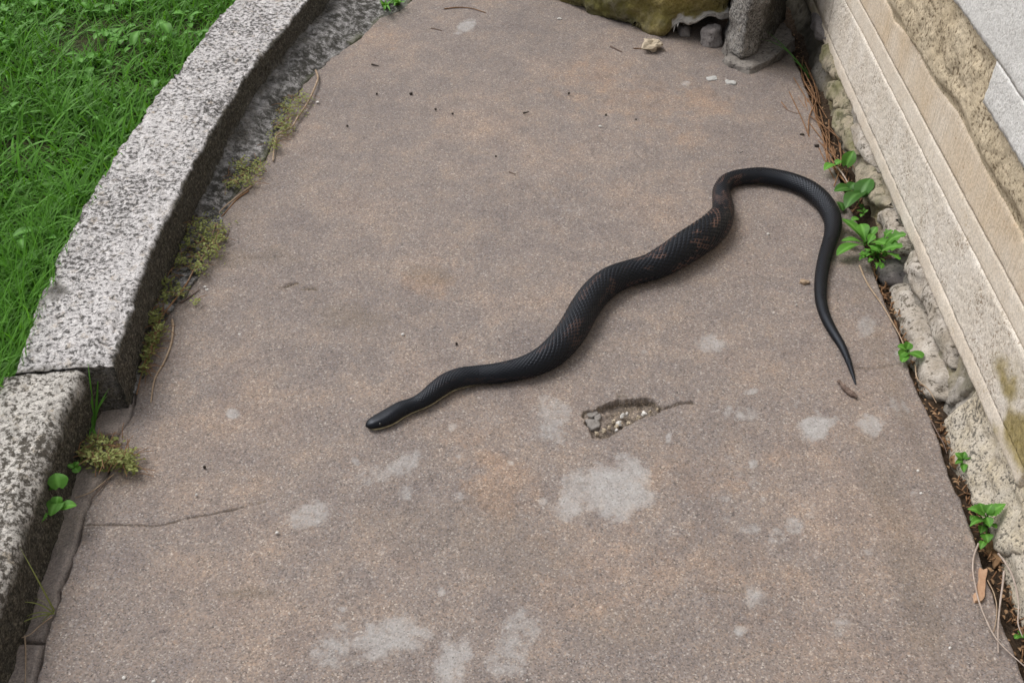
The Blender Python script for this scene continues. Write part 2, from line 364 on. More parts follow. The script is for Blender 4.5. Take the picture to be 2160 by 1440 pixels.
def blob(cx, cy, rx, ry, ang=0, s=0, soft=.5):
    """a worn or stained area given in photo pixels, laid out on the ground"""
    c = P(cx, cy); ax = P(cx + 1, cy) - c; ay = P(cx, cy + 1) - c
    dx, dy = fx - c[0], fy - c[1]; a = (dx * ay[1] - dy * ay[0]) / (ax[0] * ay[1] - ax[1] * ay[0]); b = (ax[0] * dy - ax[1] * dx) / (ax[0] * ay[1] - ax[1] * ay[0])
    ca, sa = math.cos(ang), math.sin(ang); u = (a * ca + b * sa) / rx; v = (-a * sa + b * ca) / ry
    r2 = np.hypot(u, v); out = np.zeros_like(fx); m = r2 < 2.2
    q = pt[m] * 26 + s * 7.7
    out[m] = sstep(1.0 + soft, 1.0 - soft, r2[m] + fbm(q, 4, 50) * .50)
    return out
PATCH = [(1275, 1045, 78, 52, 0, .85), (1325, 1000, 48, 38, -.3, .8), (1240, 1020, 45, 30, 0, .6), (1170, 890, 40, 50, .2, .55), (780, 1345, 110, 48, -.2, .75), (690, 1380, 45, 40, 0, .5),
         (955, 1390, 40, 60, 0, .7), (1080, 1350, 50, 70, .4, .5), (650, 1085, 50, 30, -.3, .6), (850, 975, 55, 22, -.5, .6), (780, 1010, 60, 20, -.5, .4), (1722, 902, 36, 24, -.4, .9), (1838, 903, 26, 22, 0, .75),
         (1590, 1258, 26, 34, .2, .7), (1560, 1331, 16, 15, 0, 1), (1500, 726, 36, 22, 0, .65), (1570, 872, 30, 18, 0, .5), (1535, 868, 10, 20, .3, .6), (1828, 690, 18, 22, .5, .6), (1200, 440, 40, 22, .3, .35),
         (1890, 860, 12, 30, -.5, .6), (1680, 1112, 22, 18, 0, .6), (1580, 1115, 24, 12, 0, .5), (1640, 1130, 16, 20, 0, .45), (1565, 960, 20, 40, 0, .35), (1770, 1330, 20, 25, 0, .45), (1360, 745, 14, 8, 0, .6), (490, 872, 14, 9, 0, .8),
         (1447, 178, 12, 6, 0, .8), (980, 57, 24, 12, -.5, .75), (1030, 885, 26, 30, 0, .3), (1700, 1070, 18, 20, 0, .4), (985, 828, 30, 12, -.3, .35), (1910, 860, 9, 24, -.6, .6)]
for k in range(46):
    x_, y_ = random.choice([(1700, 1050), (1850, 800), (1600, 900), (1250, 1000), (900, 1000), (800, 1350)]); PATCH.append((x_ + random.gauss(0, 130), y_ + random.gauss(0, 90), random.uniform(5, 16), random.uniform(4, 13), random.uniform(-1, 1), random.uniform(.35, .75)))
for k, (a, b, rx, ry, an, st) in enumerate(PATCH): col[:, 0] = np.maximum(col[:, 0], blob(a, b, rx, ry, an, k, .55) * st)
WARM = [(1050, 1020, 70, 70, .3, .9), (900, 590, 60, 40, .2, .7), (1450, 1000, 140, 60, 0, .5), (1330, 200, 160, 60, .2, .6), (1480, 215, 60, 30, .3, .8), (1230, 1260, 160, 80, 0, .5), (1500, 1200, 200, 80, 0, .5), (950, 920, 60, 30, 0, .5),
        (780, 60, 100, 50, 0, .4), (1300, 1190, 220, 140, 0, .4), (1480, 960, 200, 60, 0, .4), (330, 1200, 160, 160, 0, .25), (1190, 380, 120, 60, 0, .3), (1450, 290, 50, 25, 0, .6), (1600, 1300, 250, 120, 0, .35)]
for k, (a, b, rx, ry, an, st) in enumerate(WARM): col[:, 2] = np.maximum(col[:, 2], blob(a, b, rx, ry, an, k + 60, .8) * st)
DARK = [(620, 605, 26, 5, -.2, .35), (660, 610, 12, 4, 0, .3), (740, 670, 60, 30, .2, .28), (910, 580, 40, 16, .2, .28), (1430, 60, 130, 26, .35, .35), (1640, 130, 60, 25, 0, .3), (525, 545, 90, 16, -.1, .25), (330, 730, 30, 120, .3, .25), (530, 1248, 60, 10, 0, .35),
        (1080, 1180, 140, 40, 0, .12), (1000, 1120, 200, 60, .1, .12), (1350, 1320, 120, 40, 0, .1), (1900, 1150, 40, 250, -.35, .25), (1880, 800, 20, 220, -.35, .2), (500, 430, 30, 250, .45, .18), (1640, 60, 60, 20, 0, .6), (1310, 835, 14, 6, 0, .5)]
for k, (a, b, rx, ry, an, st) in enumerate(DARK): col[:, 1] = np.maximum(col[:, 1], blob(a, b, rx, ry, an, k + 90, .6) * st)
def crack(pxs, wid, dep, dk=.9):
    global ZZ
    pl = [tuple(P(*q)[:2]) for q in pxs]
    xs = [q[0] for q in pl]; yq = [q[1] for q in pl]; m = (fx > min(xs) - .02) & (fx < max(xs) + .02) & (fy > min(yq) - .02) & (fy < max(yq) + .02)
    d = seg_dist(fx[m], fy[m], pl) + fbm(pt[m] * 160, 2, 71) * wid * .45
    k = sstep(wid, wid * .3, d); ZZ[m] -= k * dep; col[m, 1] = np.maximum(col[m, 1], k * dk)
crack([(182, 1105), (235, 1104), (270, 1104), (325, 1106), (360, 1099), (400, 1089), (440, 1084), (482, 1075), (520, 1066)], .0017, .004, .6)
crack([(525, 1062), (560, 1055)], .002, .003, .5)
crack([(1399, 863), (1412, 858), (1430, 852), (1447, 851), (1462, 850)], .0034, .005, .55)
crack([(1806, 774), (1835, 776), (1870, 771), (1906, 769)], .0026, .004, .6)
crack([(596, 610), (612, 603), (628, 599)], .004, .006, .9)
crack([(638, 613), (655, 611), (668, 612)], .003, .004, .8)
crack([(498, 545), (560, 545), (612, 543)], .003, .002, .3)
crack([(1308, 838), (1311, 828), (1316, 820)], .007, .0012, .22)
crack([(1470, 1245), (1520, 1250), (1570, 1248)], .004, .002, .3)
xs = np.array(hole); m = (fx > xs[:, 0].min() - .02) & (fx < xs[:, 0].max() + .02) & (fy > xs[:, 1].min() - .02) & (fy < xs[:, 1].max() + .02)
hx, hy = fx[m] + fbm(pt[m] * 120, 3, 75) * .0022, fy[m] + fbm(pt[m] * 120, 3, 76) * .0022
ins = inside(hx, hy, hole); hd = seg_dist(hx, hy, hole, True); sd = np.where(ins, hd, -hd)
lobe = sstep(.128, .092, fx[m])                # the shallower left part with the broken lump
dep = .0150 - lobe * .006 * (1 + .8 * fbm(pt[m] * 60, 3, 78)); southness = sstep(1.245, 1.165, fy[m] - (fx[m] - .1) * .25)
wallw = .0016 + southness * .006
fl = sstep(-.0004, 1, sd / wallw) ** .8 * dep
ZZ[m] -= np.where(sd > -.0004, fl, 0) + np.where(sd > .002, fbm(pt[m] * 110, 3, 77) * .0022, 0)
col[m, 1] = np.where(sd > .0008, np.clip(.58 + .22 * fbm(pt[m] * 70, 3, 79) + .65 * sstep(.0032, .0012, sd) * (1 - southness) - lobe * .25 * (fbm(pt[m] * 45, 2, 80) > -.25), .1, .85), np.maximum(col[m, 1], sstep(-.006, 0, sd) * .15)); col[m, 0] *= sd < 0; col[m, 2] *= sd < 0  # brown soil on the floor; far wall darkened further to paint undercut shade
nv = len(us); nu = len(ys); V = np.stack([fx, fy, ZZ], 1).reshape(nu, nv, 3); Cc = col.reshape(nu, nv, 3)
sk = V[:, :1].copy(); sk[..., 2] = -.15; sk2 = V[:, -1:].copy(); sk2[..., 2] = -.15
sc_ = Cc[:, :1].copy(); sc_[..., 1] = .8; sc2 = Cc[:, -1:].copy(); sc2[..., 1] = .8
V = np.concatenate([sk, V, sk2], 1).reshape(-1, 3); Cc = np.concatenate([sc_, Cc, sc2], 1).reshape(-1, 3)
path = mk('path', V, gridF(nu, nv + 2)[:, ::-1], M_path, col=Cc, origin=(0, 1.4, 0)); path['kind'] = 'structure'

# concrete edging strip between the crack and the near kerb stone: three slabs, parts of the path
def strip(y0, y1, seed, dz=0.0):
    yy = np.arange(y0, y1 + .001, .004); nb = np.array([P(x, y)[:2] for x, y in [(236, 815), (194, 915), (150, 990), (122, 1050), (97, 1137), (67, 1243), (43, 1333), (10, 1427)]])[::-1]
    a = np.interp(yy, nb[:, 1], nb[:, 0]) - .012
    b = np.interp(yy, crk[::-1, 1], crk[::-1, 0]) - .0045 + n1(yy, 60, seed, 3) * .0025
    uu = np.linspace(0, 1, 26); X = a[:, None] + (b - a)[:, None] * uu[None]; Y = np.repeat(yy[:, None], 26, 1)
    Y = Y + np.where((np.arange(len(yy)) == len(yy) - 1)[:, None] | (np.arange(len(yy)) == 0)[:, None], 0, 0)
    p = np.stack([X.ravel(), Y.ravel(), X.ravel() * 0], 1); Z = dz - .003 + fbm(p * 9, 3, seed) * .0035 + fbm(p * 60, 3, seed + 1) * .0016
    ed = np.minimum(np.minimum(uu, 1 - uu)[None] * .06, np.minimum(yy - y0, y1 - yy)[:, None]); Z = Z - sstep(.006, 0, ed.ravel()) * .006
    V = np.stack([p[:, 0], p[:, 1], Z], 1).reshape(len(yy), 26, 3); l = V[:, :1].copy(); r = V[:, -1:].copy(); l[..., 2] = r[..., 2] = -.12
    V = np.concatenate([l, V, r], 1); f0 = V[:1].copy(); f1 = V[-1:].copy(); f0[..., 2] = f1[..., 2] = -.12; V = np.concatenate([f0, V, f1], 0)
    c = np.zeros(V.shape); c[..., 1] = np.clip(.0 + .25 * fbm(V.reshape(-1, 3) * 12, 3, seed + 5).reshape(V.shape[:2]), 0, .6)
    mk('edging_slab', V.reshape(-1, 3), gridF(V.shape[0], 28)[:, ::-1], M_strip, path, c.reshape(-1, 3))
strip(1.130, 1.240, 3, .003); strip(.752, 1.124, 4, 0.0); strip(.05, .746, 5, .002)

# lawn and its soil
lx = np.r_[-200, -40, -12, -5, np.linspace(-3, -.80, 60)]; ly = np.r_[-200, -40, -8, np.linspace(-2, 6, 120), 14, 60, 250]
GX, GY = np.meshgrid(lx, ly, indexing='ij'); koff = np.vstack([nout[::-1], outer]); GX2 = GX.copy()
GX2 = np.minimum(GX2, np.interp(GY, koff[:, 1], koff[:, 0]) + .05)
p = np.stack([GX2.ravel(), GY.ravel(), GX2.ravel() * 0], 1); near = np.exp(-(np.maximum(0, np.abs(p[:, 0]) - 3) / 6) ** 2)
LZ = .045
V = p.copy(); V[:, 2] = LZ + fbm(p * 3, 3, 11) * .012 * near
lawn = mk('lawn', V, gridF(len(lx), len(ly))[:, ::-1], M_lawn, origin=(-2, 1.5, LZ)); lawn['kind'] = 'structure'

# ------------------------------------------------------------------ the kerb: two granite blocks and a lime fillet
kerb = setp(empty('granite_kerb', (-.8, 1.5, 0)), 'low pale granite kerb with black lichen specks between lawn and paving', 'kerb')
def kerb_block(inn, out, n, m, seed, depth_=.12, bulge=0.0, rnd=.012, stainlo=.02, stw=.010):
    a = spline(np.c_[inn, np.zeros(len(inn))], n)[:, :2]; b = spline(np.c_[out, np.zeros(len(out))], n)[:, :2]
    prof = []                                    # (u across from inner to outer, z, kind)
    for t in np.linspace(-depth_, KTOP - rnd, 34): prof.append((0, t))
    for t in np.linspace(0, math.pi / 2, 5)[1:-1]: prof.append((rnd * (1 - math.cos(t)), KTOP - rnd + rnd * math.sin(t)))
    nt = 44
    for t in np.linspace(rnd, 1, nt): prof.append((('w', t), KTOP))
    r2 = .012
    for t in np.linspace(0, 1, 24)[1:]: prof.append((('w', 1.0), KTOP - (KTOP + depth_) * t))
    V = np.zeros((n, len(prof), 3)); wdt = np.linalg.norm(b - a, axis=1); dr = (b - a) / wdt[:, None]
    for j, (u, z) in enumerate(prof):
        uu = (rnd + (wdt - rnd) * (u[1] - rnd) / (1 - rnd)) if isinstance(u, tuple) else np.full(n, u)
        if not isinstance(u, tuple): uu = uu - bulge * max(0, (KTOP - z)) * .45
        V[:, j, :2] = a + dr * uu[:, None]; V[:, j, 2] = z
    k = V.reshape(-1, 3); dX = np.repeat(dr, len(prof), 0); zc = k[:, 2]
    face = np.tile(np.array([0 if not isinstance(u, tuple) else (1 if z == KTOP and u[1] < 1 else 2) for u, z in prof]), n)
    d1 = fbm(k * 9, 4, seed) * .0035; d2 = fbm(k * 70, 3, seed + 9) * .0032
    k[:, :2] -= dX * ((d1 + d2) * (face == 0) - (d1 * 1.4 + d2) * (face == 2))[:, None]
    k[:, 2] += np.where(face == 1, fbm(k * 8, 3, seed + 3) * .004 + d2 * .9, 0)
    # worn arrises
    arr = np.tile(np.array([1 if (not isinstance(u, tuple) and z > KTOP - rnd * 1.3) or (isinstance(u, tuple) and u[1] < .10) or (isinstance(u, tuple) and u[1] > .95 and z > KTOP - .02) else 0 for u, z in prof]), n)
    k[:, 2] -= arr * np.clip(fbm(k * 30, 3, seed + 21), 0, 1) * .006
    c = np.zeros((len(k), 3)); nz = fbm(k * 35, 4, seed + 31)
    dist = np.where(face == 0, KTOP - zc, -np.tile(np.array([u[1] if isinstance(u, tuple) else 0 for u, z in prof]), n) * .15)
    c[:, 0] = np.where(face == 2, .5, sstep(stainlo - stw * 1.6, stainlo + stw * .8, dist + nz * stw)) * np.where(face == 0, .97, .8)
    F_ = gridF(n, len(prof)); q = len(prof); Vv = [k]; Cl = [c]; extra = []; cnt = len(k)
    for row, flip in ((0, True), (n - 1, False)):
        rr = k[row * q:(row + 1) * q]; ctr = rr.mean(0); rings = 7; ids = [np.arange(row * q, row * q + q)]
        for i in range(1, rings):
            f = i / rings; pr = rr * (1 - f) + ctr * f; pr = pr + np.array([0, (1 if not flip else -1) * .0, 0]) + np.stack([0 * f + fbm(pr * 40, 3, seed + 41) * .003] * 3, 1)
            Vv.append(pr); cc = np.zeros((q, 3)); cc[:, 0] = .85; Cl.append(cc); ids.append(np.arange(cnt, cnt + q)); cnt += q
        for i in range(rings - 1):
            A_, B_ = ids[i], ids[i + 1]; qd = np.stack([A_[:-1], A_[1:], B_[1:], B_[:-1]], 1); extra.append(qd[:, ::-1] if not flip else qd)
    return np.vstack(Vv), np.vstack([F_] + extra), np.vstack(Cl)
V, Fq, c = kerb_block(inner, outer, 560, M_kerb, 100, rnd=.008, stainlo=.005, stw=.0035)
# darker lichen patch and dark near end of the long block
d = np.linalg.norm(V - P(112, 612, KTOP), axis=1); c[:, 0] = np.maximum(c[:, 0], .75 * sstep(.034, .016, d + fbm(V * 40, 3, 5) * .012))
c[:, 0] = np.maximum(c[:, 0], .9 * sstep(1.206, 1.176, V[:, 1] - (V[:, 0] + .72) * .15 + fbm(V * 45, 3, 6) * .012) * (V[:, 0] < -.6))
lowz = sstep(.06, .01, V[:, 2]) * sstep(1.7, 2.2, V[:, 1]); c[:, 1] = np.maximum(c[:, 1], lowz * .6 * (V[:, 0] > -.80))
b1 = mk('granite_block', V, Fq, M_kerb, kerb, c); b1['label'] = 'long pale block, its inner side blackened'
V, Fq, c = kerb_block(nin, nout, 480, M_kerb2, 140, bulge=0.0, rnd=.022, stainlo=.022)
b2 = mk('granite_block', V, Fq, M_kerb2, kerb, c); b2['label'] = 'browner worn block with rounded edge'
# fillet of lime mortar at the foot of the long block
n = 420; bs = spline(np.c_[base, np.zeros(len(base))], n)[:, :2]; yq = bs[:, 1]
ins_ = spline(np.c_[inner, np.zeros(len(inner))], 800)[:, :2]; ix = np.interp(yq, ins_[:, 1], ins_[:, 0])
tq = np.linspace(0, 1, 26); hgt = .010 + .026 * sstep(1.45, 2.3, yq)
V = np.zeros((n, 27, 3))
for j, t in enumerate(tq):
    V[:, j, 0] = (bs[:, 0] + .004) * (1 - t) + (ix - .012) * t; V[:, j, 1] = yq; V[:, j, 2] = -.004 + hgt * (t ** .8) * 1.15
V[:, 26] = V[:, 0]; V[:, 26, 2] = -.10; V = np.roll(V, 1, axis=1); k = V.reshape(-1, 3)
k[:, 2] += np.where(k[:, 2] > -.05, fbm(k * 26, 4, 61) * .007 + fbm(k * 90, 3, 62) * .002, 0)
k[:, 0] += fbm(k * 16, 3, 63) * .007
c = np.zeros((len(k), 3)); tt = np.tile(np.r_[0, tq], n); c[:, 1] = np.clip(sstep(0, .10, tt) * sstep(.98, .5, tt + .35 * fbm(k * 14, 3, 64)) + .15, 0, 1); c[:, 0] = np.clip(1 - c[:, 1], 0, 1)
c[:, 2] = np.clip(sstep(.16, .0, tt) * .5 * (fbm(k * 20, 3, 65) > 0), 0, 1)
mk('lime_fillet', k, gridF(n, 27), M_kerb, kerb, c)['label'] = 'mottled white and black mortar fillet'

# ------------------------------------------------------------------ the stone wall on the right
WX = 0.685
wall = setp(empty('stone_wall', (WX + .15, 2.0, 0)), 'cream dressed limestone building wall on rubble footing beside the paving', 'wall')
def face_block(y0, y1, z0, z1, hfun, m, name, cfun=None, st=.006, back=.30, bev=.004, x=WX, label=None):
    if y1 <= 1.0121 or y0 >= 2.48: st = max(st, min(.02, (z1 - z0) / 6))   # stretches out of the photo's frame
    yy = np.arange(y0, y1 + st * .5, st); zz = np.arange(z0, z1 + st * .5, st); yy[-1] = y1; zz[-1] = z1
    Y, Z = np.meshgrid(yy, zz, indexing='ij'); p = np.stack([Y.ravel() * 0, Y.ravel(), Z.ravel()], 1)
    h = hfun(p[:, 1], p[:, 2], p); e = np.minimum(np.minimum(p[:, 1] - y0, y1 - p[:, 1]), np.minimum(p[:, 2] - z0, z1 - p[:, 2]))
    h = h - sstep(bev, 0, e) * bev * .7 - sstep(.012, 0, e) * np.clip(fbm(p * 45, 3, 33), 0, 1) * (.003 if bev > .003 else .0008)
    V = p.copy(); V[:, 0] = x - h; a, b = len(yy), len(zz); c = np.zeros((len(p), 3)) if cfun is None else cfun(p[:, 1], p[:, 2], p)
    G = V.reshape(a, b, 3); G = np.concatenate([G[:1], G, G[-1:]], 0); G = np.concatenate([G[:, :1], G, G[:, -1:]], 1).copy()
    G[0, :, 0] = G[-1, :, 0] = x + back; G[:, 0, 0] = G[:, -1, 0] = x + back
    K = c.reshape(a, b, 3); K = np.concatenate([K[:1], K, K[-1:]], 0); K = np.concatenate([K[:, :1], K, K[:, -1:]], 1)
    o = mk(name, G.reshape(-1, 3), gridF(a + 2, b + 2)[:, ::-1], m, wall, K.reshape(-1, 3))
    if label: o['label'] = label
    return o
ZB, ZM1, ZM2, ZJ = .078, .116, .235, .280
h_flat = lambda y, z, p: fbm(p * 5, 2, 81) * .0012 + fbm(p * 60, 2, 82) * .0004
h_pick = lambda y, z, p: .0012 + fbm(p * 5, 2, 83) * .001 + fbm(p * 190, 2, 84) * .0011
def lich(y, z, p):
    c = np.zeros((len(p), 3)); d = np.hypot((y - 1.03) / .12, (z - .165) / .085) + fbm(p * 24, 4, 85) * .6
    c[:, 0] = sstep(1.15, .35, d) * .9; c[:, 1] = sstep(2.42, 2.9, y + fbm(p * 14, 3, 86) * .15) * sstep(.20, .06, z) * .7
    c[:, 0] = np.maximum(c[:, 0], sstep(2.38, 2.75, y + fbm(p * 14, 3, 87) * .12) * sstep(.16, .08, z + fbm(p * 20, 3, 88) * .03) * .5); return c
for (a, b, nm) in ((1.012, 2.4855, 'long pale plinth stone with picked middle band'), (2.4905, 4.2, None), (-.8, 1.000, None)):
    # one stone: two smooth drafted margins and a picked field between them
    blk = face_block(a, b, ZB, ZM1, h_flat, M_smooth, 'plinth_stone', lich, .005, label=nm)
    for (z0, z1, hf, mm, nme) in ((ZM1, ZM2, h_pick, M_pick, 'picked_band'), (ZM2, ZJ - .001, h_flat, M_smooth, 'drafted_margin')):
        o = face_block(a, b, z0 + .0006, z1, hf, mm, nme, lich, .0045, bev=.0015); o.parent = blk; o.location = Vector(o.location) - Vector(blk.location)
zC = lambda y: .357 + n1(y, 9, 7, 3) * .006 + n1(y, 45, 8, 2) * .0016
Cy = np.array([PX(x, y, WX)[1:] for x, y in [(1868, 0), (1880, 19), (1885, 40), (1908, 64), (1939, 113), (1969, 170), (1990, 200), (2019, 236), (2047, 290), (2072, 342), (2105, 400), (2160, 495)]])[::-1]
def zCf(y):
    v = np.interp(y, Cy[:, 0], Cy[:, 1]); o = (y < Cy[0, 0]) | (y > Cy[-1, 0]); return np.where(o, zC(y), v + n1(y, 60, 9, 2) * .001)
def h_boss(y, z, p):
    d = z - zCf(y) - .004; wd = .010 + .022 * np.clip(n1(y, 7, 10, 2) + .3, 0, 1) + .02 * sstep(1.62, 1.35, y) * sstep(1.05, 1.2, y)
    r = sstep(0, 1, d / wd) * .013
    q = p * np.array([0, 9, 13]); fac = (np.abs(vn(q, 91)) + .5 * np.abs(vn(q * 2.1, 92))) * .006
    return np.where(d > 0, r + sstep(0, .05, d) * (fac + fbm(p * 30, 4, 93) * .003 + fbm(p * 130, 3, 94) * .0018), 0) + h_flat(y, z, p)
h_tan = lambda y, z, p: h_flat(y, z, p) + .0005 * np.sin(y * 900 + 2 * fbm(p * 8, 2, 96))
ZT1, ZT2, YT = .528, .460, 1.451
def rockfaced(y0, y1, z1, label=None):
    o = face_block(y0, y1, ZJ + .0015, z1, h_boss, M_rock, 'rock_faced_stone', None, .0045, label=label)
    m = face_block(y0 + .001, y1 - .001, ZJ + .002, .3535, lambda y, z, p: h_tan(y, z, p) + .0025, M_tan, 'drafted_margin', None, .0045, bev=.002)
    m.parent = o; m.location = Vector(m.location) - Vector(o.location)
    # the margin follows the wavy edge of the boss
    me = m.data; oz = m.matrix_world
    L = Vector(wloc(m))
    co = np.zeros(len(me.vertices) * 3, np.float32); me.vertices.foreach_get('co', co); co = co.reshape(-1, 3)
    t = (co[:, 2] + L.z - ZJ) / (.3535 - ZJ); co[:, 2] = ZJ + .002 + t * (zCf(co[:, 1].astype(float) + L.y) - ZJ - .002) - L.z
    me.vertices.foreach_set('co', co.ravel()); me.update()
    return o
rockfaced(.75, 3.05, ZT1 - .001, 'tan rock-faced stone with tooled lower margin'); rockfaced(3.053, 4.2, ZT1 - .001); rockfaced(-.8, .747, ZT2 - .001)
h_grey = lambda y, z, p: .030 + fbm(p * 6, 3, 97) * .003 + fbm(p * 170, 2, 98) * .0012
for (a, b, z0, z1) in ((.62, 2.35, ZT1, .80), (2.354, 3.3, ZT1, .80), (3.304, 4.2, ZT1, .80), (.62, YT, ZT2, ZT1 - .0006), (-.8, .617, ZT2, .80)):
    face_block(a, b, z0, z1, h_grey, M_grey, 'picked_stone', None, .007, bev=.0012)
for k, z0 in enumerate(np.arange(.804, 3.2, .30)):
    off = (k % 2) * .35
    for a in np.arange(-.8 - off, 4.2, .75): face_block(max(a, -.8), min(a + .746, 4.2), z0, z0 + .296, h_grey, M_grey, 'picked_stone', None, .05)
# thin dark thread of a joint is the real gap between the plinth stones; mortar core behind everything
V, Fq = rough_block([(WX + .05, -.8, -.15), (WX + .45, -.8, -.15), (WX + .45, 4.2, -.15), (WX + .05, 4.2, -.15)], [(WX + .05, -.8, 3.2), (WX + .45, -.8, 3.2), (WX + .45, 4.2, 3.2), (WX + .05, 4.2, 3.2)], L=.3, amp=.004)
mk('wall_core', V, Fq, M_mortar, wall, np.zeros((len(V), 3)))
# footing: bedding mortar, then each field stone
yy = np.arange(-.6, 4.0, .006); zz = np.linspace(-.12, ZB + .002, 36); Y, Z = np.meshgrid(yy, zz, indexing='ij'); p = np.stack([Y.ravel() * 0, Y.ravel(), Z.ravel()], 1)
V = p.copy(); V[:, 0] = .700 - sstep(.075, -.06, V[:, 2]) * .026 - fbm(p * 15, 4, 51) * .007 - fbm(p * 60, 3, 52) * .003
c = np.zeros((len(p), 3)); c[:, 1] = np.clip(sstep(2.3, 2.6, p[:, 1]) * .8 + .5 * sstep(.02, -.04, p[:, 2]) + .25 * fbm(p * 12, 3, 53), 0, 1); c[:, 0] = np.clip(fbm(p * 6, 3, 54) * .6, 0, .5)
mk('footing_mortar', V, gridF(len(yy), len(zz))[:, ::-1], M_mortar, wall, c)
def fieldstone(pts, m, bul=.022, seed=0, label=None, x0=.700, amp=.0075, pw=.55):
    """a footing stone: its outline given as (y, z) on the footing face, domed out of the mortar"""
    pl = [tuple(q) for q in pts]; a = np.array(pl); st = .0045
    yy = np.arange(a[:, 0].min(), a[:, 0].max() + st, st); zz = np.arange(a[:, 1].min(), a[:, 1].max() + st, st)
    Y, Z = np.meshgrid(yy, zz, indexing='ij'); p = np.stack([Y.ravel() * 0, Y.ravel(), Z.ravel()], 1)
    py = p[:, 1] + fbm(p * 35, 3, seed) * .005; pz = p[:, 2] + fbm(p * 35, 3, seed + 1) * .005
    i = inside(py, pz, pl); d = np.where(i, seg_dist(py, pz, pl, True), -seg_dist(py, pz, pl, True))
    prof = np.clip(d / .016, 0, 1); h = bul * (1 - (1 - prof) ** 2) ** pw + fbm(p * 16, 4, seed + 2) * amp + fbm(p * 60, 3, seed + 3) * amp * .3 - np.abs(vn(p * np.array([0, 17, 34]), seed + 7)) * .007 + .003
    tilt = sstep(.070, -.05, p[:, 2]) * .026; bul = bul * (.22 if m == M_rubtan else .45)
    x = x0 - tilt - np.where(d > 0, h, -.03 + np.clip(d, -.01, 0))
    keep = (d > -.009).reshape(len(yy), len(zz)); Fq = gridF(len(yy), len(zz))[:, ::-1]; kf = keep.ravel()[Fq].all(1); Fq = Fq[kf]
    used = np.unique(Fq); mp = np.full(len(p), -1); mp[used] = np.arange(len(used))
    V = np.stack([x, p[:, 1], p[:, 2]], 1)[used]; c = np.zeros((len(V), 3)); c[:, 1] = np.clip(sstep(-.01, -.04, V[:, 2]) * .45, 0, 1)
    o = mk('field_stone', V, mp[Fq], m, wall, c)
    if label: o['label'] = label
    return o
def FS(pxs, X=.680): return [tuple(PX(x, y, X)[1:]) for x, y in pxs]
fieldstone(FS([(2010, 860), (2045, 805), (2062, 800), (2085, 850), (2112, 930), (2140, 1000), (2160, 1060), (2160, 1180), (2120, 1170), (2060, 1040), (2020, 980), (1995, 920)]), M_rubcream, .030, 201, 'cream boulder crusted with black lichen', x0=.716)
fieldstone(FS([(2080, 1080), (2140, 1070), (2170, 1130), (2200, 1250), (2230, 1380), (2190, 1390), (2150, 1280), (2110, 1190)]), M_rubcream, .028, 205, x0=.716)
fieldstone(FS([(1890, 600), (1905, 590), (1935, 660), (1960, 720), (1990, 790), (1998, 850), (1975, 850), (1940, 790), (1915, 730), (1895, 660)]), M_rubwhite, .026, 211, 'long smooth whitish stone', pw=.75)
fieldstone(FS([(1908, 520), (1922, 520), (1955, 600), (1985, 670), (2003, 730), (2000, 780), (1985, 760), (1960, 690), (1930, 620), (1905, 560)], .684), M_rubwhite, .016, 215, 'thin pale stone under the plinth')
fieldstone(FS([(1870, 560), (1885, 545), (1900, 575), (1900, 600), (1888, 605), (1872, 590)]), M_dkstone, .024, 221)
fieldstone(FS([(1850, 440), (1872, 440), (1895, 500), (1902, 540), (1885, 535), (1866, 500), (1852, 470)]), M_rubwhite, .018, 225)
fieldstone(FS([(1808, 350), (1826, 345), (1850, 400), (1868, 440), (1850, 440), (1828, 420), (1812, 385)]), M_rubtan, .022, 231)
fieldstone(FS([(1784, 258), (1800, 255), (1822, 310), (1838, 360), (1820, 350), (1798, 310)]), M_rubwhite, .020, 235)
fieldstone(FS([(1765, 230), (1780, 225), (1795, 275), (1806, 330), (1790, 320), (1772, 280)]), M_rubtan, .026, 241)
fieldstone(FS([(1745, 170), (1762, 165), (1780, 210), (1784, 240), (1765, 235), (1748, 205)]), M_rubtan, .022, 245)
fieldstone(FS([(1730, 90), (1745, 90), (1765, 150), (1765, 180), (1745, 160), (1730, 125)]), M_rubtan, .020, 251)
fieldstone(FS([(1708, 20), (1722, 20), (1738, 70), (1740, 95), (1722, 90), (1708, 60)]), M_dkstone, .020, 255)
fieldstone(FS([(2000, 800), (2012, 770), (2030, 775), (2045, 798), (2020, 835), (2005, 860), (1998, 850)]), M_mortar, .008, 261, 'grey mortar lump', amp=.004)

# soil strip in the gap
yy = np.arange(-.6, 4.0, .005); xx_ = np.linspace(.615, .70, 30); Y, X = np.meshgrid(yy, xx_, indexing='ij'); p = np.stack([X.ravel(), Y.ravel(), X.ravel() * 0], 1)
V = p.copy(); V[:, 2] = -.020 + fbm(p * 20, 4, 55) * .006 + fbm(p * 110, 3, 56) * .004 + sstep(.65, .69, p[:, 0]) * .010
soil = mk('soil', V, gridF(len(yy), len(xx_))[:, ::-1], M_soil, origin=(.66, 1.5, -.02)); soil['kind'] = 'structure'
def soil_z(x, y): return -.018

# ------------------------------------------------------------------ stones at the far end
def pts3(l, z): return [(x, y, z) for x, y in l]
moss_b = [(-.06, 3.0), (.02, 2.925), (.14, 2.805), (.285, 2.695), (.36, 2.665), (.475, 2.68), (.53, 3.05), (.30, 3.3), (.05, 3.35)]
V, Fq = rough_block(pts3(moss_b, -.006), pts3([(x + (.02 if x < .3 else 0), y + .03) for x, y in moss_b], .42), L=.008, amp=.016, fr=15, bev=.02, seed=301)
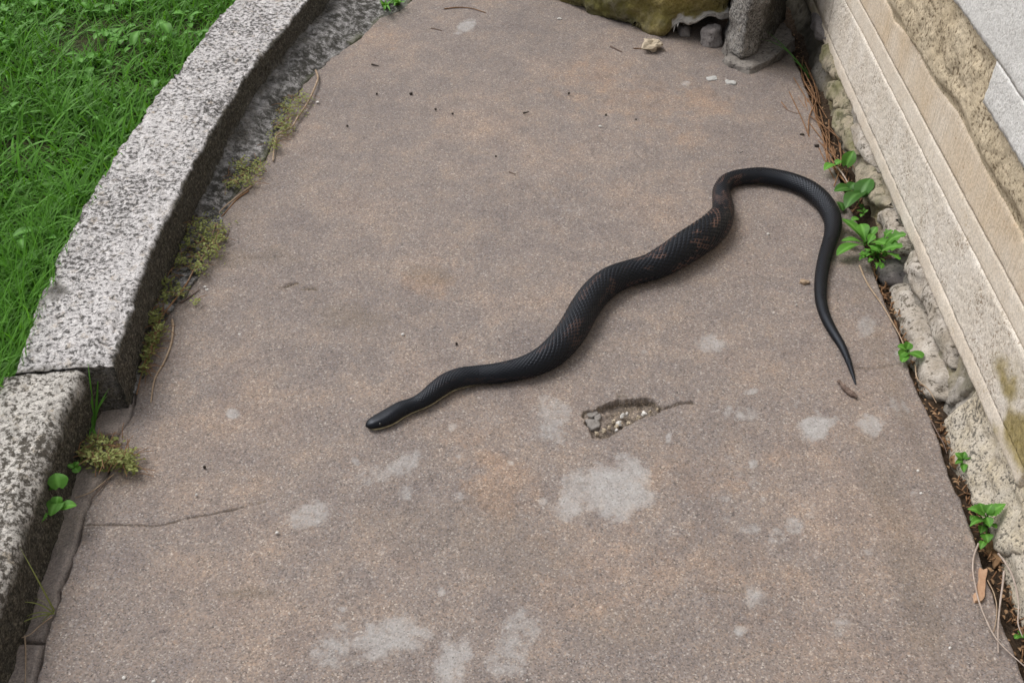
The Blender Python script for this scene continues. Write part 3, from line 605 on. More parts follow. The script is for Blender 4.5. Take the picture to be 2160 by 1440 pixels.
# the broken underside at its right-hand corner
q = (V[:, 0] > .27) & (V[:, 1] < 2.95); lift = .040 * sstep(.295, .345, V[:, 0]) * sstep(.56, .48, V[:, 0]) + .018 * sstep(.36, .42, V[:, 0])
lift = np.clip(lift + fbm(V * 22, 2, 305) * .007, 0, .08) * q * sstep(3.0, 2.8, V[:, 1]); low = sstep(.10, .0, V[:, 2]); V[:, 2] += lift * low
c = np.zeros((len(V), 3)); c[:, 2] = (lift > .02) * sstep(.030, .020, V[:, 2] - lift + fbm(V * 50, 3, 306) * .012) * sstep(-.012, -.002, V[:, 2] - lift) * .75
c[:, 1] = sstep(.03, -.005, V[:, 2]) * .35 * (lift < .02)
c[:, 0] = np.clip(fbm(V * 7, 3, 307) * .9 + sstep(.06, .0, V[:, 2]) * .35, 0, .75) * (c[:, 2] < .3)
ms = mk('mossy_boulder', V, Fq, M_mossy, col=c); setp(ms, 'olive moss-covered stone block chipped pale under one corner, across the paving', 'boulder')
post_b = [(.464, 2.655), (.466, 2.560), (.487, 2.528), (.535, 2.562), (.645, 2.78), (.56, 2.86), (.49, 2.80)]
V, Fq = rough_block(pts3(post_b, .022), [(x + .012, y + .012, .55) for x, y in post_b], L=.008, amp=.011, fr=18, bev=.006, seed=311)
c = np.zeros((len(V), 3)); ndir = (V[:, 0] - .535) - (V[:, 1] - 2.562) * .45; c[:, 0] = sstep(-.004, .012, ndir + fbm(V * 30, 3, 312) * .008) * .85
ps = mk('granite_post', V, Fq, M_post, col=c); setp(ps, 'upright rough grey granite block standing between mossy boulder and wall', 'stone block')
slab_b = [(.447, 2.545), (.455, 2.512), (.505, 2.474), (.56, 2.52), (.61, 2.575), (.648, 2.64), (.63, 2.80), (.47, 2.74)]
V, Fq = rough_block(pts3(slab_b, -.004), [(x * .97 + .016, y * .98 + .055,   .016 + .014 * (i > 3)) for i, (x, y) in enumerate(slab_b)], L=.007, amp=.006, fr=26, bev=.003, seed=321)
fs = mk('flagstone', V, Fq, M_slate, col=np.zeros((len(V), 3))); setp(fs, 'broken flat grey slab lying under the granite block', 'stone slab')
V, Fq = rough_block([(.395, 2.665, -.003), (.405, 2.635, -.003), (.425, 2.622, -.003), (.455, 2.64, -.003), (.46, 2.70, -.003), (.41, 2.71, -.003)], [(.40, 2.672, .042), (.412, 2.65, .045), (.43, 2.64, .045), (.45, 2.655, .048), (.45, 2.69, .048), (.415, 2.70, .045)], L=.007, amp=.006, fr=40, bev=.012, seed=331)
setp(mk('wedge_stone', V, Fq, M_dkstone, col=np.zeros((len(V), 3))), 'small dark rounded stone wedged under the chipped boulder', 'stone')
V, Fq = rough_block([(.335, 2.74, -.003), (.345, 2.70, -.003), (.375, 2.70, -.003), (.385, 2.75, -.003)], [(.34, 2.735, .022), (.35, 2.71, .024), (.37, 2.71, .022), (.378, 2.742, .02)], L=.007, amp=.004, fr=50, bev=.008, seed=335)
setp(mk('wedge_stone', V, Fq, M_dkstone, col=np.zeros((len(V), 3))), 'tiny dark stone in the shadow beneath the mossy boulder', 'stone')

# ------------------------------------------------------------------ the snake
SN = [(773, 899, 24), (779, 896, 27), (787, 892, 31), (800, 886, 36), (815, 878, 40), (830, 870, 40), (846, 862, 36), (870, 855, 31), (895, 843, 35), (920, 824, 40), (945, 807, 43), (975, 797, 44), (1010, 792, 42), (1050, 788, 44), (1095, 779, 47),
      (1130, 767, 52), (1162, 748, 57), (1190, 720, 60), (1212, 688, 61), (1232, 652, 60), (1257, 618, 60), (1290, 592, 59), (1330, 577, 56), (1370, 566, 58), (1410, 546, 64), (1450, 520, 68), (1487, 495, 66), (1513, 470, 58), (1525, 445, 45), (1523, 420, 38), (1522, 400, 35),
      (1534, 384, 34), (1556, 376, 34), (1580, 373, 35), (1605, 372, 36), (1631, 375, 36), (1660, 381, 36), (1686, 390, 37), (1711, 403, 38), (1733, 422, 38), (1750, 446, 37), (1757, 468, 35), (1756, 490, 32), (1750, 510, 29), (1743, 532, 28), (1737, 556, 27), (1733, 580, 26), (1731, 605, 25),
      (1732, 635, 23), (1741, 668, 21), (1757, 699, 19), (1776, 730, 16), (1789, 760, 12), (1798, 787, 8), (1805, 811, 3)]
ctl = []
for x, y, wd in SN:
    q = P(x, y, .02); r = pxm(wd, q) / 2; q = P(x, y, r * .86 if wd > 10 else r); ctl.append([*q, r])
ctl = np.array(ctl); ctl[:7, 2] = np.linspace(.0095, ctl[7, 2], 7)
NS, NA = 1800, 168
S = spline(ctl, NS); cen, rad = S[:, :3].copy(), np.maximum(S[:, 3], .0006)
for _ in range(60): cen[1:-1] = (cen[:-2] + 2 * cen[1:-1] + cen[2:]) / 4; rad[1:-1] = (rad[:-2] + 2 * rad[1:-1] + rad[2:]) / 4
rad[:13] *= np.sqrt(1 - (1 - np.linspace(.08, 1, 13)) ** 2)
T = np.gradient(cen, axis=0); T /= np.linalg.norm(T, axis=1)[:, None]
side = np.cross(T, [0, 0, 1.0]); side /= np.linalg.norm(side, axis=1)[:, None]; upv = np.cross(side, T)
ds = np.r_[0, np.linalg.norm(np.diff(cen, axis=0), axis=1)]; sl_ = np.cumsum(ds); LT = sl_[-1]
th = np.arange(NA) / NA * 2 * math.pi            # 0 = right side, pi/2 = back
phase = np.cumsum(ds / (2 * math.pi * np.maximum(rad, .004) / 21))   # scale rows along the body
TH, PH = np.meshgrid(th, phase, indexing='xy'); SL = np.repeat(sl_[:, None], NA, 1); RD = np.repeat(rad[:, None], NA, 1)
A = TH / (2 * math.pi) * 21
pc, qc = PH * .66 + A, PH * .66 - A
fp, fq = pc - np.floor(pc), qc - np.floor(qc); ed = np.minimum(np.minimum(fp, 1 - fp), np.minimum(fq, 1 - fq)) * 2
keel = np.abs(fp - fq); dome = sstep(0, .42, ed); along = (fp + fq) / 2
headm = sstep(.052, .068, SL); belly = sstep(-.30, -.62, np.sin(TH))
scl = (dome * .55 + dome * along * .5 + np.exp(-(keel / .10) ** 2) * .35 * dome) * headm * (1 - belly)
# ventral plates
vent = np.abs(((PH * .62) % 1) - .5) * 2
cs, sn_ = np.cos(TH), np.sin(TH)
flat = np.where(sn_ < 0, .80, 1.0); bodyshape = np.where(sn_ < 0, np.abs(sn_) ** .7 * -1, sn_)
hfac = 1 - .30 * (sn_ > 0) * sstep(.085, .025, SL)
wfac = np.sign(cs) * np.abs(cs) ** (.95 - .20 * sstep(.075, .035, SL))
Rr = RD + scl * np.minimum(.0013, RD * .055)
V = cen[:, None, :] + side[:, None, :] * (Rr * wfac)[..., None] + upv[:, None, :] * (Rr * bodyshape * flat * hfac * .98)[..., None]
# brow ridge and narrowing snout sides
V[..., 2] = np.maximum(V[..., 2], .0012)
cellr = _h(np.floor(pc).astype(np.int64), np.floor(qc).astype(np.int64), np.zeros_like(pc, dtype=np.int64), 9) * .5 + .5
w3 = np.stack([SL.ravel() * 30, TH.ravel() * 2.2, SL.ravel() * 0], 1); band = fbm(w3, 4, 401).reshape(SL.shape)
frac = SL / LT
mid = sstep(.02, .2, frac) * sstep(.66, .58, frac); mid2 = sstep(.33, .38, frac) * sstep(.60, .56, frac)
low_ = sstep(.75, -.1, np.sin(TH))
gap = sstep(.26, .08, ed)
fle = gap * headm * np.clip(sstep(.18, .5, band + .25 * low_) * mid * .55 + mid2 * sstep(-.05, .30, band + .06) * .95, 0, 1) * (1 - belly) * (cellr > .38)
c = np.zeros(SL.shape + (3,)); c[..., 0] = fle; 
cream = np.clip(sstep(.10, -.30, sn_) * sstep(.003, .010, SL) * sstep(.24, .12, SL) + belly * sstep(.9, .2, frac) * .75 * (.5 + .5 * cellr), 0, 1)
jit = fbm(np.stack([SL.ravel() * 160, TH.ravel() * 6, SL.ravel() * 0], 1), 2, 403).reshape(SL.shape)
c[..., 1] = np.clip(cream * (1 + .5 * jit) * np.where(SL < .06, sstep(-.02, -.20, sn_), sstep(.0, -.30, sn_)), 0, 1); c[..., 2] = 1 - dome * headm * (1 - belly)
t = NT('black_snake_scales', .28, .28); a = t.attr()
cc = t.mix(t.noise(70, 4), (.0035, .0038, .0052), (.0075, .0078, .010)); cc = t.mix(t.math('MULTIPLY', a[2], .6), cc, (.005, .0045, .005))
cc = t.mix(a[0], cc, (.18, .10, .075)); cc = t.mix(a[1], cc, (.52, .46, .28))
t.b.inputs['Specular Tint'].default_value = (.78, .86, 1, 1)
M_snake = t.done(cc, t.bump(t.noise(900, 2), .15, .0006), t.ramp(t.noise(45, 3), [(.3, .25), (.7, .36)]))
Vf = V.reshape(-1, 3); Fq = gridF(NS, NA, True); cf = c.reshape(-1, 3)
for row, flip in ((0, False), (NS - 1, True)):    # close snout and tail tip
    ctr = Vf[row * NA:(row + 1) * NA].mean(0) + T[row] * (-rad[row] * .6 if row == 0 else rad[row]); k = len(Vf); Vf = np.vstack([Vf, ctr]); cf = np.vstack([cf, cf[row * NA]])
    i = np.arange(NA) + row * NA; j = np.roll(i, -1); tri = np.stack([i, np.full(NA, k), j, j], 1); Fq = np.vstack([Fq, tri])
sx = empty('snake', (float(cen[900, 0]), float(cen[900, 1]), 0)); setp(sx, 'long black snake with pale chin stretched across the paving, tail curled by the wall', 'snake')
Fl = [list(dict.fromkeys(f)) for f in Fq[-2 * NA:].tolist()]
bod = mk('body', Vf, Fq[:-2 * NA], M_snake, sx, cf)
bmx = bmesh.new(); bmx.from_mesh(bod.data); bmx.verts.ensure_lookup_table()
for f in Fl:
    try: bmx.faces.new([bmx.verts[i] for i in f]).smooth = True
    except ValueError: pass
bmesh.ops.recalc_face_normals(bmx, faces=bmx.faces); bmx.to_mesh(bod.data); bmx.free()
M_eye = mat_plain('snake_eye', (.004, .004, .004), (.012, .010, .008), 50, .08, .0, .001, .6)
for sgn in (-1, 1):
    i0 = int(np.argmin(np.abs(sl_ - .0195))); e = cen[i0] + side[i0] * sgn * rad[i0] * .83 + upv[i0] * rad[i0] * .30
    bmx = bmesh.new(); bmesh.ops.create_uvsphere(bmx, u_segments=16, v_segments=10, radius=.0027); me = bpy.data.meshes.new('eye'); bmx.to_mesh(me); bmx.free()
    me.materials.append(M_eye); o = bpy.data.objects.new('eye', me); C.objects.link(o); o.parent = sx; o.location = Vector(e) - Vector(sx.location)
    for pl in me.polygons: pl.use_smooth = True

# ------------------------------------------------------------------ leaves and weeds
def leafVF(A_, B_, wid, shape='ovate', fold=.25, arch=.15, nu=11, nv=7, tone=.5, ser=0, roll=0.0):
    A_, B_ = np.array(A_, float), np.array(B_, float); d = B_ - A_; Ln = np.linalg.norm(d); d /= Ln; s = np.cross(d, [0, 0, 1.0]); s /= np.linalg.norm(s) + 1e-9; u = np.cross(s, d)
    s2 = s * math.cos(roll) + u * math.sin(roll); u = np.cross(s2, d); s = s2
    t = np.linspace(0, 1, nu); v = np.linspace(-1, 1, nv)
    if shape == 'ovate': wf = np.sin(math.pi * np.clip(t, 0, 1) ** .75) ** .8
    elif shape == 'round': wf = np.sqrt(np.clip(1 - (2 * t - 1) ** 2, 0, 1)) ** .8
    elif shape == 'heart': wf = np.where(t < .35, np.sqrt(np.clip(1 - ((t - .35) / .37) ** 2, 0, 1)), np.clip(np.cos((t - .35) / .65 * math.pi / 2), 0, 1) ** .75)
    elif shape == 'spoon': wf = .16 + .84 * np.sin(math.pi * np.clip((t - .15) / .85, 0, 1) ** 1.25) ** .8; wf[-1] = .05
    elif shape == 'lobed': wf = (.18 + .82 * np.sin(math.pi * t ** 1.2)) * (1 + .30 * np.sin(t * 22)); wf[-1] = .03
    elif shape == 'serrate': wf = np.sin(math.pi * t ** .62) ** .9 * (1 + .14 * np.where(np.arange(nu) % 2, 1, -1)); wf[-1] = 0
    elif shape == 'blade': wf = np.clip(1 - t ** 2.2, .02, 1)
    V = A_ + d * (t * Ln)[:, None, None] + s * (v[None, :] * wf[:, None] * wid / 2)[..., None] \
        + u * ((np.sin(math.pi * t) * arch * Ln)[:, None] + (np.abs(v)[None] * wf[:, None]) * wid / 2 * fold)[..., None]
    if shape == 'heart': V -= d * (np.where(t < .2, .18 * (1 - t / .2), 0)[:, None] * (np.abs(v) ** 1.0)[None] * Ln)[..., None]
    c = np.zeros((nu, nv, 3)); c[..., 0] = np.clip(tone * (.78 + .35 * t[:, None] + .10 * np.sin(t[:, None] * 26 + np.abs(v)[None] * 3)), 0, 1); c[..., 1] = (np.abs(v) < .01)[None] * .8
    return V.reshape(-1, 3), gridF(nu, nv), c.reshape(-1, 3)
def plant(name, label, basepx, leaves, m, zb=0.0, cat='weed', stems=True, group=None, X=None, shape='ovate'):
    """leaves: (base px, tip px, z base, z tip, width px, shape, tone)"""
    b = P(*basepx, zb); root = setp(empty(name, (b[0], b[1], zb)), label, cat, group); sp = []
    for lf in leaves:
        (ax, ay), (bx, by), za, zt, wp = lf[:5]; sh = lf[5] if len(lf) > 5 else shape; tone = lf[6] if len(lf) > 6 else random.uniform(.35, .65)
        A_, B_ = P(ax, ay, za), P(bx, by, zt)
        V, Fq, c = leafVF(A_, B_, pxm(wp * 1.22, A_), sh, random.uniform(.1, .35), random.uniform(.05, .16), 15 if sh in ('serrate', 'lobed') else 11, 7, tone, roll=random.uniform(-.3, .3))
        mk('leaf', V, Fq, m, root, c)
        if np.linalg.norm(A_ - b) > .006: sp.append(tubeVF(spline([b, (A_ + b) / 2 + [0, 0, .006], A_], 7), .0009, 5))
    if sp and stems:
        for V, Fq in sp: mk('stem', V, Fq, m, root, np.full((len(V), 3), (.45, 0, 0)))
    return root
Z0 = -.012
plant('seedling', 'yellow-green two-leaved seedling among brown pine needles', (1768, 352), [((1763, 347), (1738, 360), .016, .018, 21, 'ovate', .75), ((1763, 347), (1775, 339), .016, .022, 15, 'round', .7), ((1786, 348), (1801, 318), .02, .045, 25, 'heart', .28), ((1783, 347), (1776, 338), .015, .015, 12, 'ovate', .4)], M_weed, Z0)
plant('broadleaf_weed', 'weed with four rounded heart-shaped leaves between snake and wall', (1802, 412), [((1792, 397), (1759, 404), .02, .024, 23, 'heart', .6), ((1792, 399), (1803, 385), .02, .03, 20, 'ovate', .45), ((1817, 412), (1837, 376), .024, .045, 35, 'heart', .55), ((1815, 408), (1784, 440), .03, .026, 33, 'heart', .36), ((1778, 445), (1764, 425), .006, .008, 16, 'ovate', .35), ((1812, 430), (1816, 440), .01, .012, 10, 'round', .5)], M_weed_dk, Z0)
plant('sprig', 'tiny bright sprig with four narrow leaves above the leafy rosette', (1822, 455), [((1821, 449), (1806, 444), .016, .02, 7), ((1821, 449), (1832, 443), .016, .022, 7), ((1820, 451), (1815, 458), .014, .014, 8), ((1822, 447), (1822, 438), .018, .025, 6)], M_weed, Z0)
plant('leafy_rosette', 'bright green rosette weed with long leaves touching the snake', (1828, 514), [((1824, 512), (1777, 461), .012, .022, 25, 'spoon', .5), ((1822, 514), (1774, 508), .010, .010, 15, 'spoon', .5), ((1824, 518), (1765, 539), .012, .016, 25, 'spoon', .55),
      ((1826, 510), (1816, 472), .015, .03, 23, 'spoon', .6), ((1830, 508), (1850, 478), .015, .035, 17, 'spoon', .5), ((1838, 512), (1878, 521), .026, .048, 24, 'lobed', .62), ((1860, 530), (1905, 520), .045, .068, 26, 'lobed', .55), ((1868, 516), (1912, 494), .05, .080, 22, 'lobed', .5), ((1856, 534), (1898, 548), .04, .058, 22, 'lobed', .58),
      ((1830, 515), (1843, 494), .02, .03, 15, 'spoon', .7), ((1795, 466), (1812, 462), .012, .015, 14, 'round', .6), ((1866, 504), (1884, 486), .045, .062, 20, 'lobed', .45), ((1832, 518), (1858, 530), .028, .034, 18, 'spoon', .66)], M_weed, Z0)
lv = []
for k in range(20):
    a = random.uniform(0, 6.28); r = random.uniform(3, 24); bx, by = 1850 + r * 1.2 * math.cos(a), 542 + r * .8 * math.sin(a); a2 = a + random.uniform(-.6, .6); l = random.uniform(10, 18)
    lv.append(((bx, by), (bx + l * math.cos(a2), by + l * .8 * math.sin(a2)), random.uniform(.008, .03), random.uniform(.01, .034), random.uniform(8, 13), 'serrate', random.uniform(.4, .75)))
plant('small_leaved_weed', 'bushy weed of many small toothed leaves below the rosette', (1850, 545), lv, M_weed, Z0)
plant('clover', 'small clover-like weed with five round leaflets beside white footing stone', (1915, 742), [((1912, 738), (1893, 730), .012, .014, 18, 'round', .5), ((1912, 737), (1918, 722), .012, .018, 16, 'round', .55), ((1911, 742), (1897, 752), .012, .013, 17, 'round', .55), ((1918, 743), (1945, 755), .014, .020, 28, 'round', .5), ((1913, 748), (1902, 764), .01, .011, 15, 'round', .65)], M_weed, Z0)
plant('seedling', 'pale seedling with small leaves under the cream lichen boulder', (2031, 975), [((2030, 968), (2014, 955), .014, .018, 14), ((2031, 967), (2036, 952), .014, .02, 12), ((2033, 968), (2057, 962), .014, .02, 15), ((2030, 970), (2014, 978), .012, .012, 10), ((2033, 976), (2033, 997), .008, .008, 12, 'ovate', .5)], M_weed, Z0)
plant('nettle', 'toothed-leaf weed with pointed leaves at foot of the footing stones', (2080, 1115), [((2078, 1085), (2040, 1073), .03, .034, 26, 'serrate', .55), ((2076, 1083), (2066, 1060), .032, .04, 24, 'serrate', .5), ((2084, 1086), (2122, 1062), .032, .045, 27, 'serrate', .58), ((2081, 1082), (2094, 1062), .034, .045, 20, 'serrate', .5), ((2076, 1095), (2045, 1110), .025, .024, 17, 'serrate', .55), ((2082, 1090), (2088, 1112), .03, .026, 18, 'serrate', .6),
      ((2090, 1105), (2103, 1114), .02, .022, 14, 'ovate', .45), ((2072, 1108), (2068, 1125), .016, .014, 14, 'ovate', .35), ((2080, 1125), (2084, 1145), .012, .010, 21, 'serrate', .4), ((2076, 1140), (2068, 1158), .008, .006, 13, 'ovate', .55), ((2058, 1088), (2047, 1098), .02, .018, 12, 'ovate', .4)], M_weed, Z0)
plant('seedling', 'tiny green seedling on the soil beside the bent pale stems', (2148, 1338), [((2150, 1340), (2140, 1346), .002, .004, 10, 'round', .45), ((2152, 1338), (2158, 1345), .002, .004, 9, 'round', .4), ((2150, 1337), (2146, 1330), .002, .006, 8, 'round', .5)], M_weed, Z0)
# left side
plant('round_leaf_weed', 'weed with a pair of round leaves against the near kerb block', (126, 1036), [((124, 1027), (117, 997), .060, .070, 34, 'heart', .55), ((120, 1026), (102, 1024), .058, .058, 22, 'round', .3)], M_weed, 0)
plant('round_leaf_weed', 'weed with heart-shaped leaves rooted in the kerb crack', (118, 1085), [((119, 1056), (107, 1088), .052, .048, 35, 'heart', .45), ((128, 1070), (162, 1066), .045, .045, 25, 'heart', .6), ((120, 1062), (122, 1046), .052, .058, 20, 'round', .5), ((97, 1080), (76, 1110), .055, .050, 15, 'serrate', .65)], M_weed, 0)
plant('seedling', 'small two-leaved seedling beside the creeping weed in the kerb crack', (158, 985), [((156, 986), (140, 980), .03, .034, 13, 'serrate', .6), ((158, 986), (166, 996), .03, .028, 16, 'round', .5), ((157, 984), (167, 974), .03, .034, 12, 'ovate', .5)], M_weed, 0)
def grass_tuft(name, label, basepx, tips, wpx, m, zb=0.0):
    b = P(*basepx, zb); root = setp(empty(name, tuple(b)), label, 'grass')
    for tx, ty, zt, arch in tips:
        B_ = P(tx, ty, zt); V, Fq, c = leafVF(b + np.random.default_rng(int(abs(tx)*7+abs(ty))).normal(0, .0015, 3), B_, pxm(wpx, b), 'blade', .3, arch, 13, 3, random.uniform(.4, .7)); mk('blade', V, Fq, m, root, c)
    return root
grass_tuft('grass_tuft', 'green grass tuft growing from gap between the kerb blocks', (197, 902), [(192, 786, .075, .06), (207, 785, .08, -.03), (231, 818, .05, .10), (227, 833, .045, .12), (190, 876, .02, .05), (188, 920, .006, .1), (208, 930, .004, .15), (185, 762, .11, -.02)], 7, M_weed, .002)
grass_tuft('grass_tuft', 'spindly half-dry grass tuft at crack of the broken edging slab', (112, 1292), [(40, 1150, .09, .1), (26, 1270, .03, .2), (0, 1345, .01, .15), (45, 1305, .012, .2), (70, 1260, .05, .1), (88, 1312, .004, .1)], 4, M_creep, .002)
grass_tuft('grass_tuft', 'thin arching grass blades at wall corner by granite block', (1706, 165), [(1613, 63, .06, .05), (1583, 80, .03, .14), (1660, 120, .03, .1), (1690, 130, .03, .05)], 4.5, M_weed_dk, -.01)
for k, (x, y, lab) in enumerate([(838, 12, 'green tuft of sprouts on the far end of the mortar fillet'), (812, 18, 'small pale sprout beside the far green tuft')]):
    tips = [(x + random.uniform(-20, 20), y + random.uniform(-25, 10), random.uniform(.01, .04), .1) for _ in range(14)]; grass_tuft('grass_tuft', lab, (x, y), tips, 8, M_weed)
# creeping weeds with tiny leaves
def creeper(label, blobs, nl, stems=()):
    cx_, cy_ = blobs[0][:2]; b = P(cx_, cy_); root = setp(empty('creeping_weed', tuple(b)), label, 'weed'); lv = []; cl = []; st = []
    tot = sum(q[2] * q[3] for q in blobs); o = 0
    for (x, y, rx, ry, *h) in blobs:
        hh = h[0] if h else .03
        for k in range(int(nl * .62 * rx * ry / tot)):
            a = random.uniform(0, 6.28); r = math.sqrt(random.random()) * (1 + .38 * random.gauss(0, 1)); z = .003 + hh * random.random() * max(.15, 1 - r * .6)
            q = P(x + rx * r * math.cos(a), y + ry * r * math.sin(a), z); az = random.uniform(0, 6.28); l = random.uniform(.0038, .0080)
            V, Fq, c = leafVF(q, q + [l * math.cos(az), l * math.sin(az), random.uniform(-.3, .8) * l], l * .62, 'round', .2, .05, 4, 3, random.choice([.2, .35, .5, .6, .8, 1.0])); lv.append((V, Fq)); cl.append(c)
            if random.random() < .09:
                az = random.uniform(0, 6.28); e = q + [.03 * math.cos(az), .03 * math.sin(az), random.uniform(-.004, .006)]; e[2] = max(.001, e[2]); st.append(tubeVF(spline([q, (q + e) / 2 + [0, 0, .004], e], 6), .0006, 4))
    V, Fq = merge(lv); f = mk('foliage', V, Fq, M_creep, root, np.vstack(cl)); f['kind'] = 'stuff'
    if st: V, Fq = merge(st); mk('stems', V, Fq, M_needle, root)['kind'] = 'stuff'
creeper('creeping weed mat beside the bent dry stalk at kerb foot', [(612, 225, 26, 22), (598, 265, 20, 26), (575, 300, 14, 20), (640, 205, 18, 12)], 900)
creeper('creeping weed mat on the mortar fillet at end of the straw bundle', [(508, 345, 30, 24), (520, 378, 24, 18), (490, 385, 22, 16), (545, 350, 16, 20)], 800)
creeper('largest creeping weed mat, bushy and olive green at the kerb foot', [(425, 480, 46, 30, .04), (440, 520, 30, 30, .04), (395, 505, 30, 22), (380, 550, 30, 16), (420, 560, 18, 20), (465, 500, 14, 16)], 1700)
creeper('sparse creeping weed with side shoot near the forked twig', [(350, 590, 22, 16), (375, 615, 24, 12), (410, 635, 14, 6), (345, 625, 20, 14)], 420)
creeper('tall narrow creeping weed against the dark kerb face', [(325, 665, 18, 24, .045), (335, 690, 14, 26, .04), (322, 715, 16, 20)], 620)
creeper('lowest creeping weed above the block joint with long bare stem', [(313, 745, 12, 18), (305, 775, 10, 16), (318, 725, 12, 12)], 330)
creeper('round creeping weed cushion rooted in the edging crack', [(215, 965, 50, 22, .045), (255, 965, 36, 18, .04), (180, 955, 28, 14), (275, 985, 16, 14), (210, 930, 34, 12)], 1500)

# ------------------------------------------------------------------ dry stems, needles, litter
def stem(name, label, pxs, wpx, m, z=.003, cat='stem', group=None, lift=0.0, tip=.55):
    q = np.array([P(x, y, z) for x, y in pxs]); n = len(q)
    if lift: q[:, 2] += np.sin(np.linspace(0, math.pi, n)) * lift
    s = spline(q, 40); r = pxm(wpx * .82, q[0]) / 2 * np.linspace(1, tip, 40) * (1 + .15 * n1(np.arange(40.), .5, int(pxs[0][0]) % 97, 2)); s[:, 2] = np.maximum(s[:, 2], r * .9)
    V, Fq = tubeVF(s, r, 7); return setp(mk(name, V, Fq, m), label, cat, group)
stem('dry_stalk', 'long bent straw-coloured stalk crossing the far creeping weed', [(666, 149), (671, 165), (667, 182), (650, 220), (627, 255), (617, 271), (584, 290), (578, 321), (576, 340)], 5.5, M_dry, .004, lift=.006)
stem('dry_stalk', 'short straight straw piece lying by the mortar fillet', [(532, 391), (500, 415), (470, 440), (453, 462)], 5, M_dry)
stem('dry_stalk', 'second straw beside the short straight straw piece', [(525, 402), (500, 420), (478, 445), (458, 466)], 4, M_needle)
stem('dry_stalk', 'curved pale stalk lying alone on paving beside narrow creeper', [(363, 674), (365, 692), (360, 728), (345, 765), (326, 800), (318, 848)], 6.5, M_dry, .004)
stem('dry_stalk', 'twig pointing out of the sparse creeper onto paving', [(380, 638), (400, 626), (420, 611)], 4.5, M_bark)
stem('dry_stalk', 'long dry runner along the foot of the kerb', [(408, 570), (395, 600), (378, 628), (345, 672), (330, 705), (318, 740), (300, 790), (288, 832)], 4.5, M_needle, .006, lift=.008)
stem('dry_stalk', 'thin runner under the largest creeping weed', [(455, 470), (440, 530), (412, 575), (385, 615)], 4, M_dry, .005, lift=.01)
stem('dry_stalk', 'short dark stub on paving beside largest creeping weed', [(476, 505), (482, 492), (484, 478)], 3.5, M_bark)
stem('dry_stalk', 'tan dry grass blade below the creeping weed cushion', [(240, 1000), (215, 1020), (190, 1038), (158, 1050)], 4.5, M_dry)
stem('dry_stalk', 'dark dry blade lying along the edging crack', [(232, 1003), (215, 1025), (192, 1052)], 4.5, M_bark)
stem('dry_stalk', 'tan dry shoot poking right from the creeping weed cushion', [(262, 960), (280, 952), (300, 944)], 4, M_dry, .008)
stem('dry_stalk', 'bare dry stalk lying on the broken edging slab', [(52, 1340), (54, 1380), (53, 1440)], 4.5, M_dry)
stem('dry_stalk', 'bent dry stalk trailing from the half-dry grass tuft', [(110, 1300), (85, 1318), (62, 1338), (38, 1345), (30, 1338)], 4, M_dry, .004)
stem('dry_stalk', 'red-brown stalk in the gap under the round leaves', [(112, 1085), (100, 1110), (90, 1135)], 4, M_needle, .004)
stem('dry_stalk', 'long pale stem curving round the wood chip', [(2064, 1146), (2054, 1173), (2051, 1202), (2056, 1238), (2064, 1273), (2077, 1307), (2091, 1336), (2106, 1357), (2127, 1377), (2160, 1405), (2200, 1440)], 5, M_pale, .008, lift=.004)
stem('dry_stalk', 'pale stem with a sharp bend lying on soil under footing', [(2106, 1167), (2120, 1190), (2133, 1219), (2143, 1257), (2146, 1286), (2146, 1317), (2157, 1342)], 5.5, M_pale, .012, lift=.006)
stem('dry_stalk', 'straight pale stem crossing the long curved one', [(2118, 1205), (2114, 1234), (2108, 1275), (2104, 1317), (2104, 1348), (2106, 1376)], 6, M_pale, .006, lift=.004)
stem('dry_stalk', 'hair-thin dark stem between wood chip and straight stem', [(2083, 1223), (2097, 1252), (2103, 1286), (2098, 1323), (2094, 1332)], 3.6, M_dry, .004)
stem('dry_stalk', 'thin pale stem along paving edge below the leafy rosette', [(1813, 560), (1830, 598), (1862, 645), (1884, 682), (1900, 712), (1906, 728)], 4.5, M_dry, .002)
stem('dry_stalk', 'pale stalk among pine needles by the two-leaved seedling', [(1765, 352), (1778, 368), (1790, 388)], 5, M_pale, .010)
stem('dry_stalk', 'thin root thread on soil below the clover weed', [(1930, 770), (1935, 800), (1958, 822), (1975, 850)], 4, M_dry, .0)
stem('dry_stalk', 'dark thread of root along soil below cream boulder', [(1962, 890), (1978, 920), (1988, 938), (1996, 960)], 3.5, M_bark, -.004)
stem('pine_needle', 'reddish curved pine needle near the far end of paving', [(937, 19), (965, 16), (995, 18), (1024, 27)], 3.2, M_needle, cat='needle')
stem('twig', 'short dark twig near the tan mortar lump', [(1288, 98), (1300, 104), (1312, 110)], 5, M_bark, cat='twig')
stem('twig', 'small grey stick near the kerb at far end', [(909, 60), (920, 62), (932, 65)], 4, M_bark, cat='twig')
stem('twig', 'dark twig fork beside the pine needle heap', [(1652, 225), (1664, 234), (1688, 242)], 4.5, M_bark, cat='twig')
stem('pine_needle', 'single orange needle apart from the heap', [(1648, 216), (1655, 224), (1662, 232)], 3.5, M_needle, cat='needle')
stem('twig', 'dark sliver on paving above the snake bend', [(1560, 325), (1567, 321)], 5, M_crumb, cat='twig', tip=.9)
stem('twig', 'black sliver on middle of the far paving', [(1104, 239), (1116, 236)], 5, M_crumb, cat='twig')
stem('twig', 'brown flake standing alone in the upper paving', [(1074, 363), (1087, 368)], 5, M_bark, cat='twig')
stem('twig', 'small dark stick at foot of the fillet', [(784, 136), (798, 139)], 4.5, M_crumb, cat='twig')
stem('twig', 'faint brown stick between needle heap and tan lump', [(1336, 102), (1355, 103)], 3, M_needle, cat='twig')
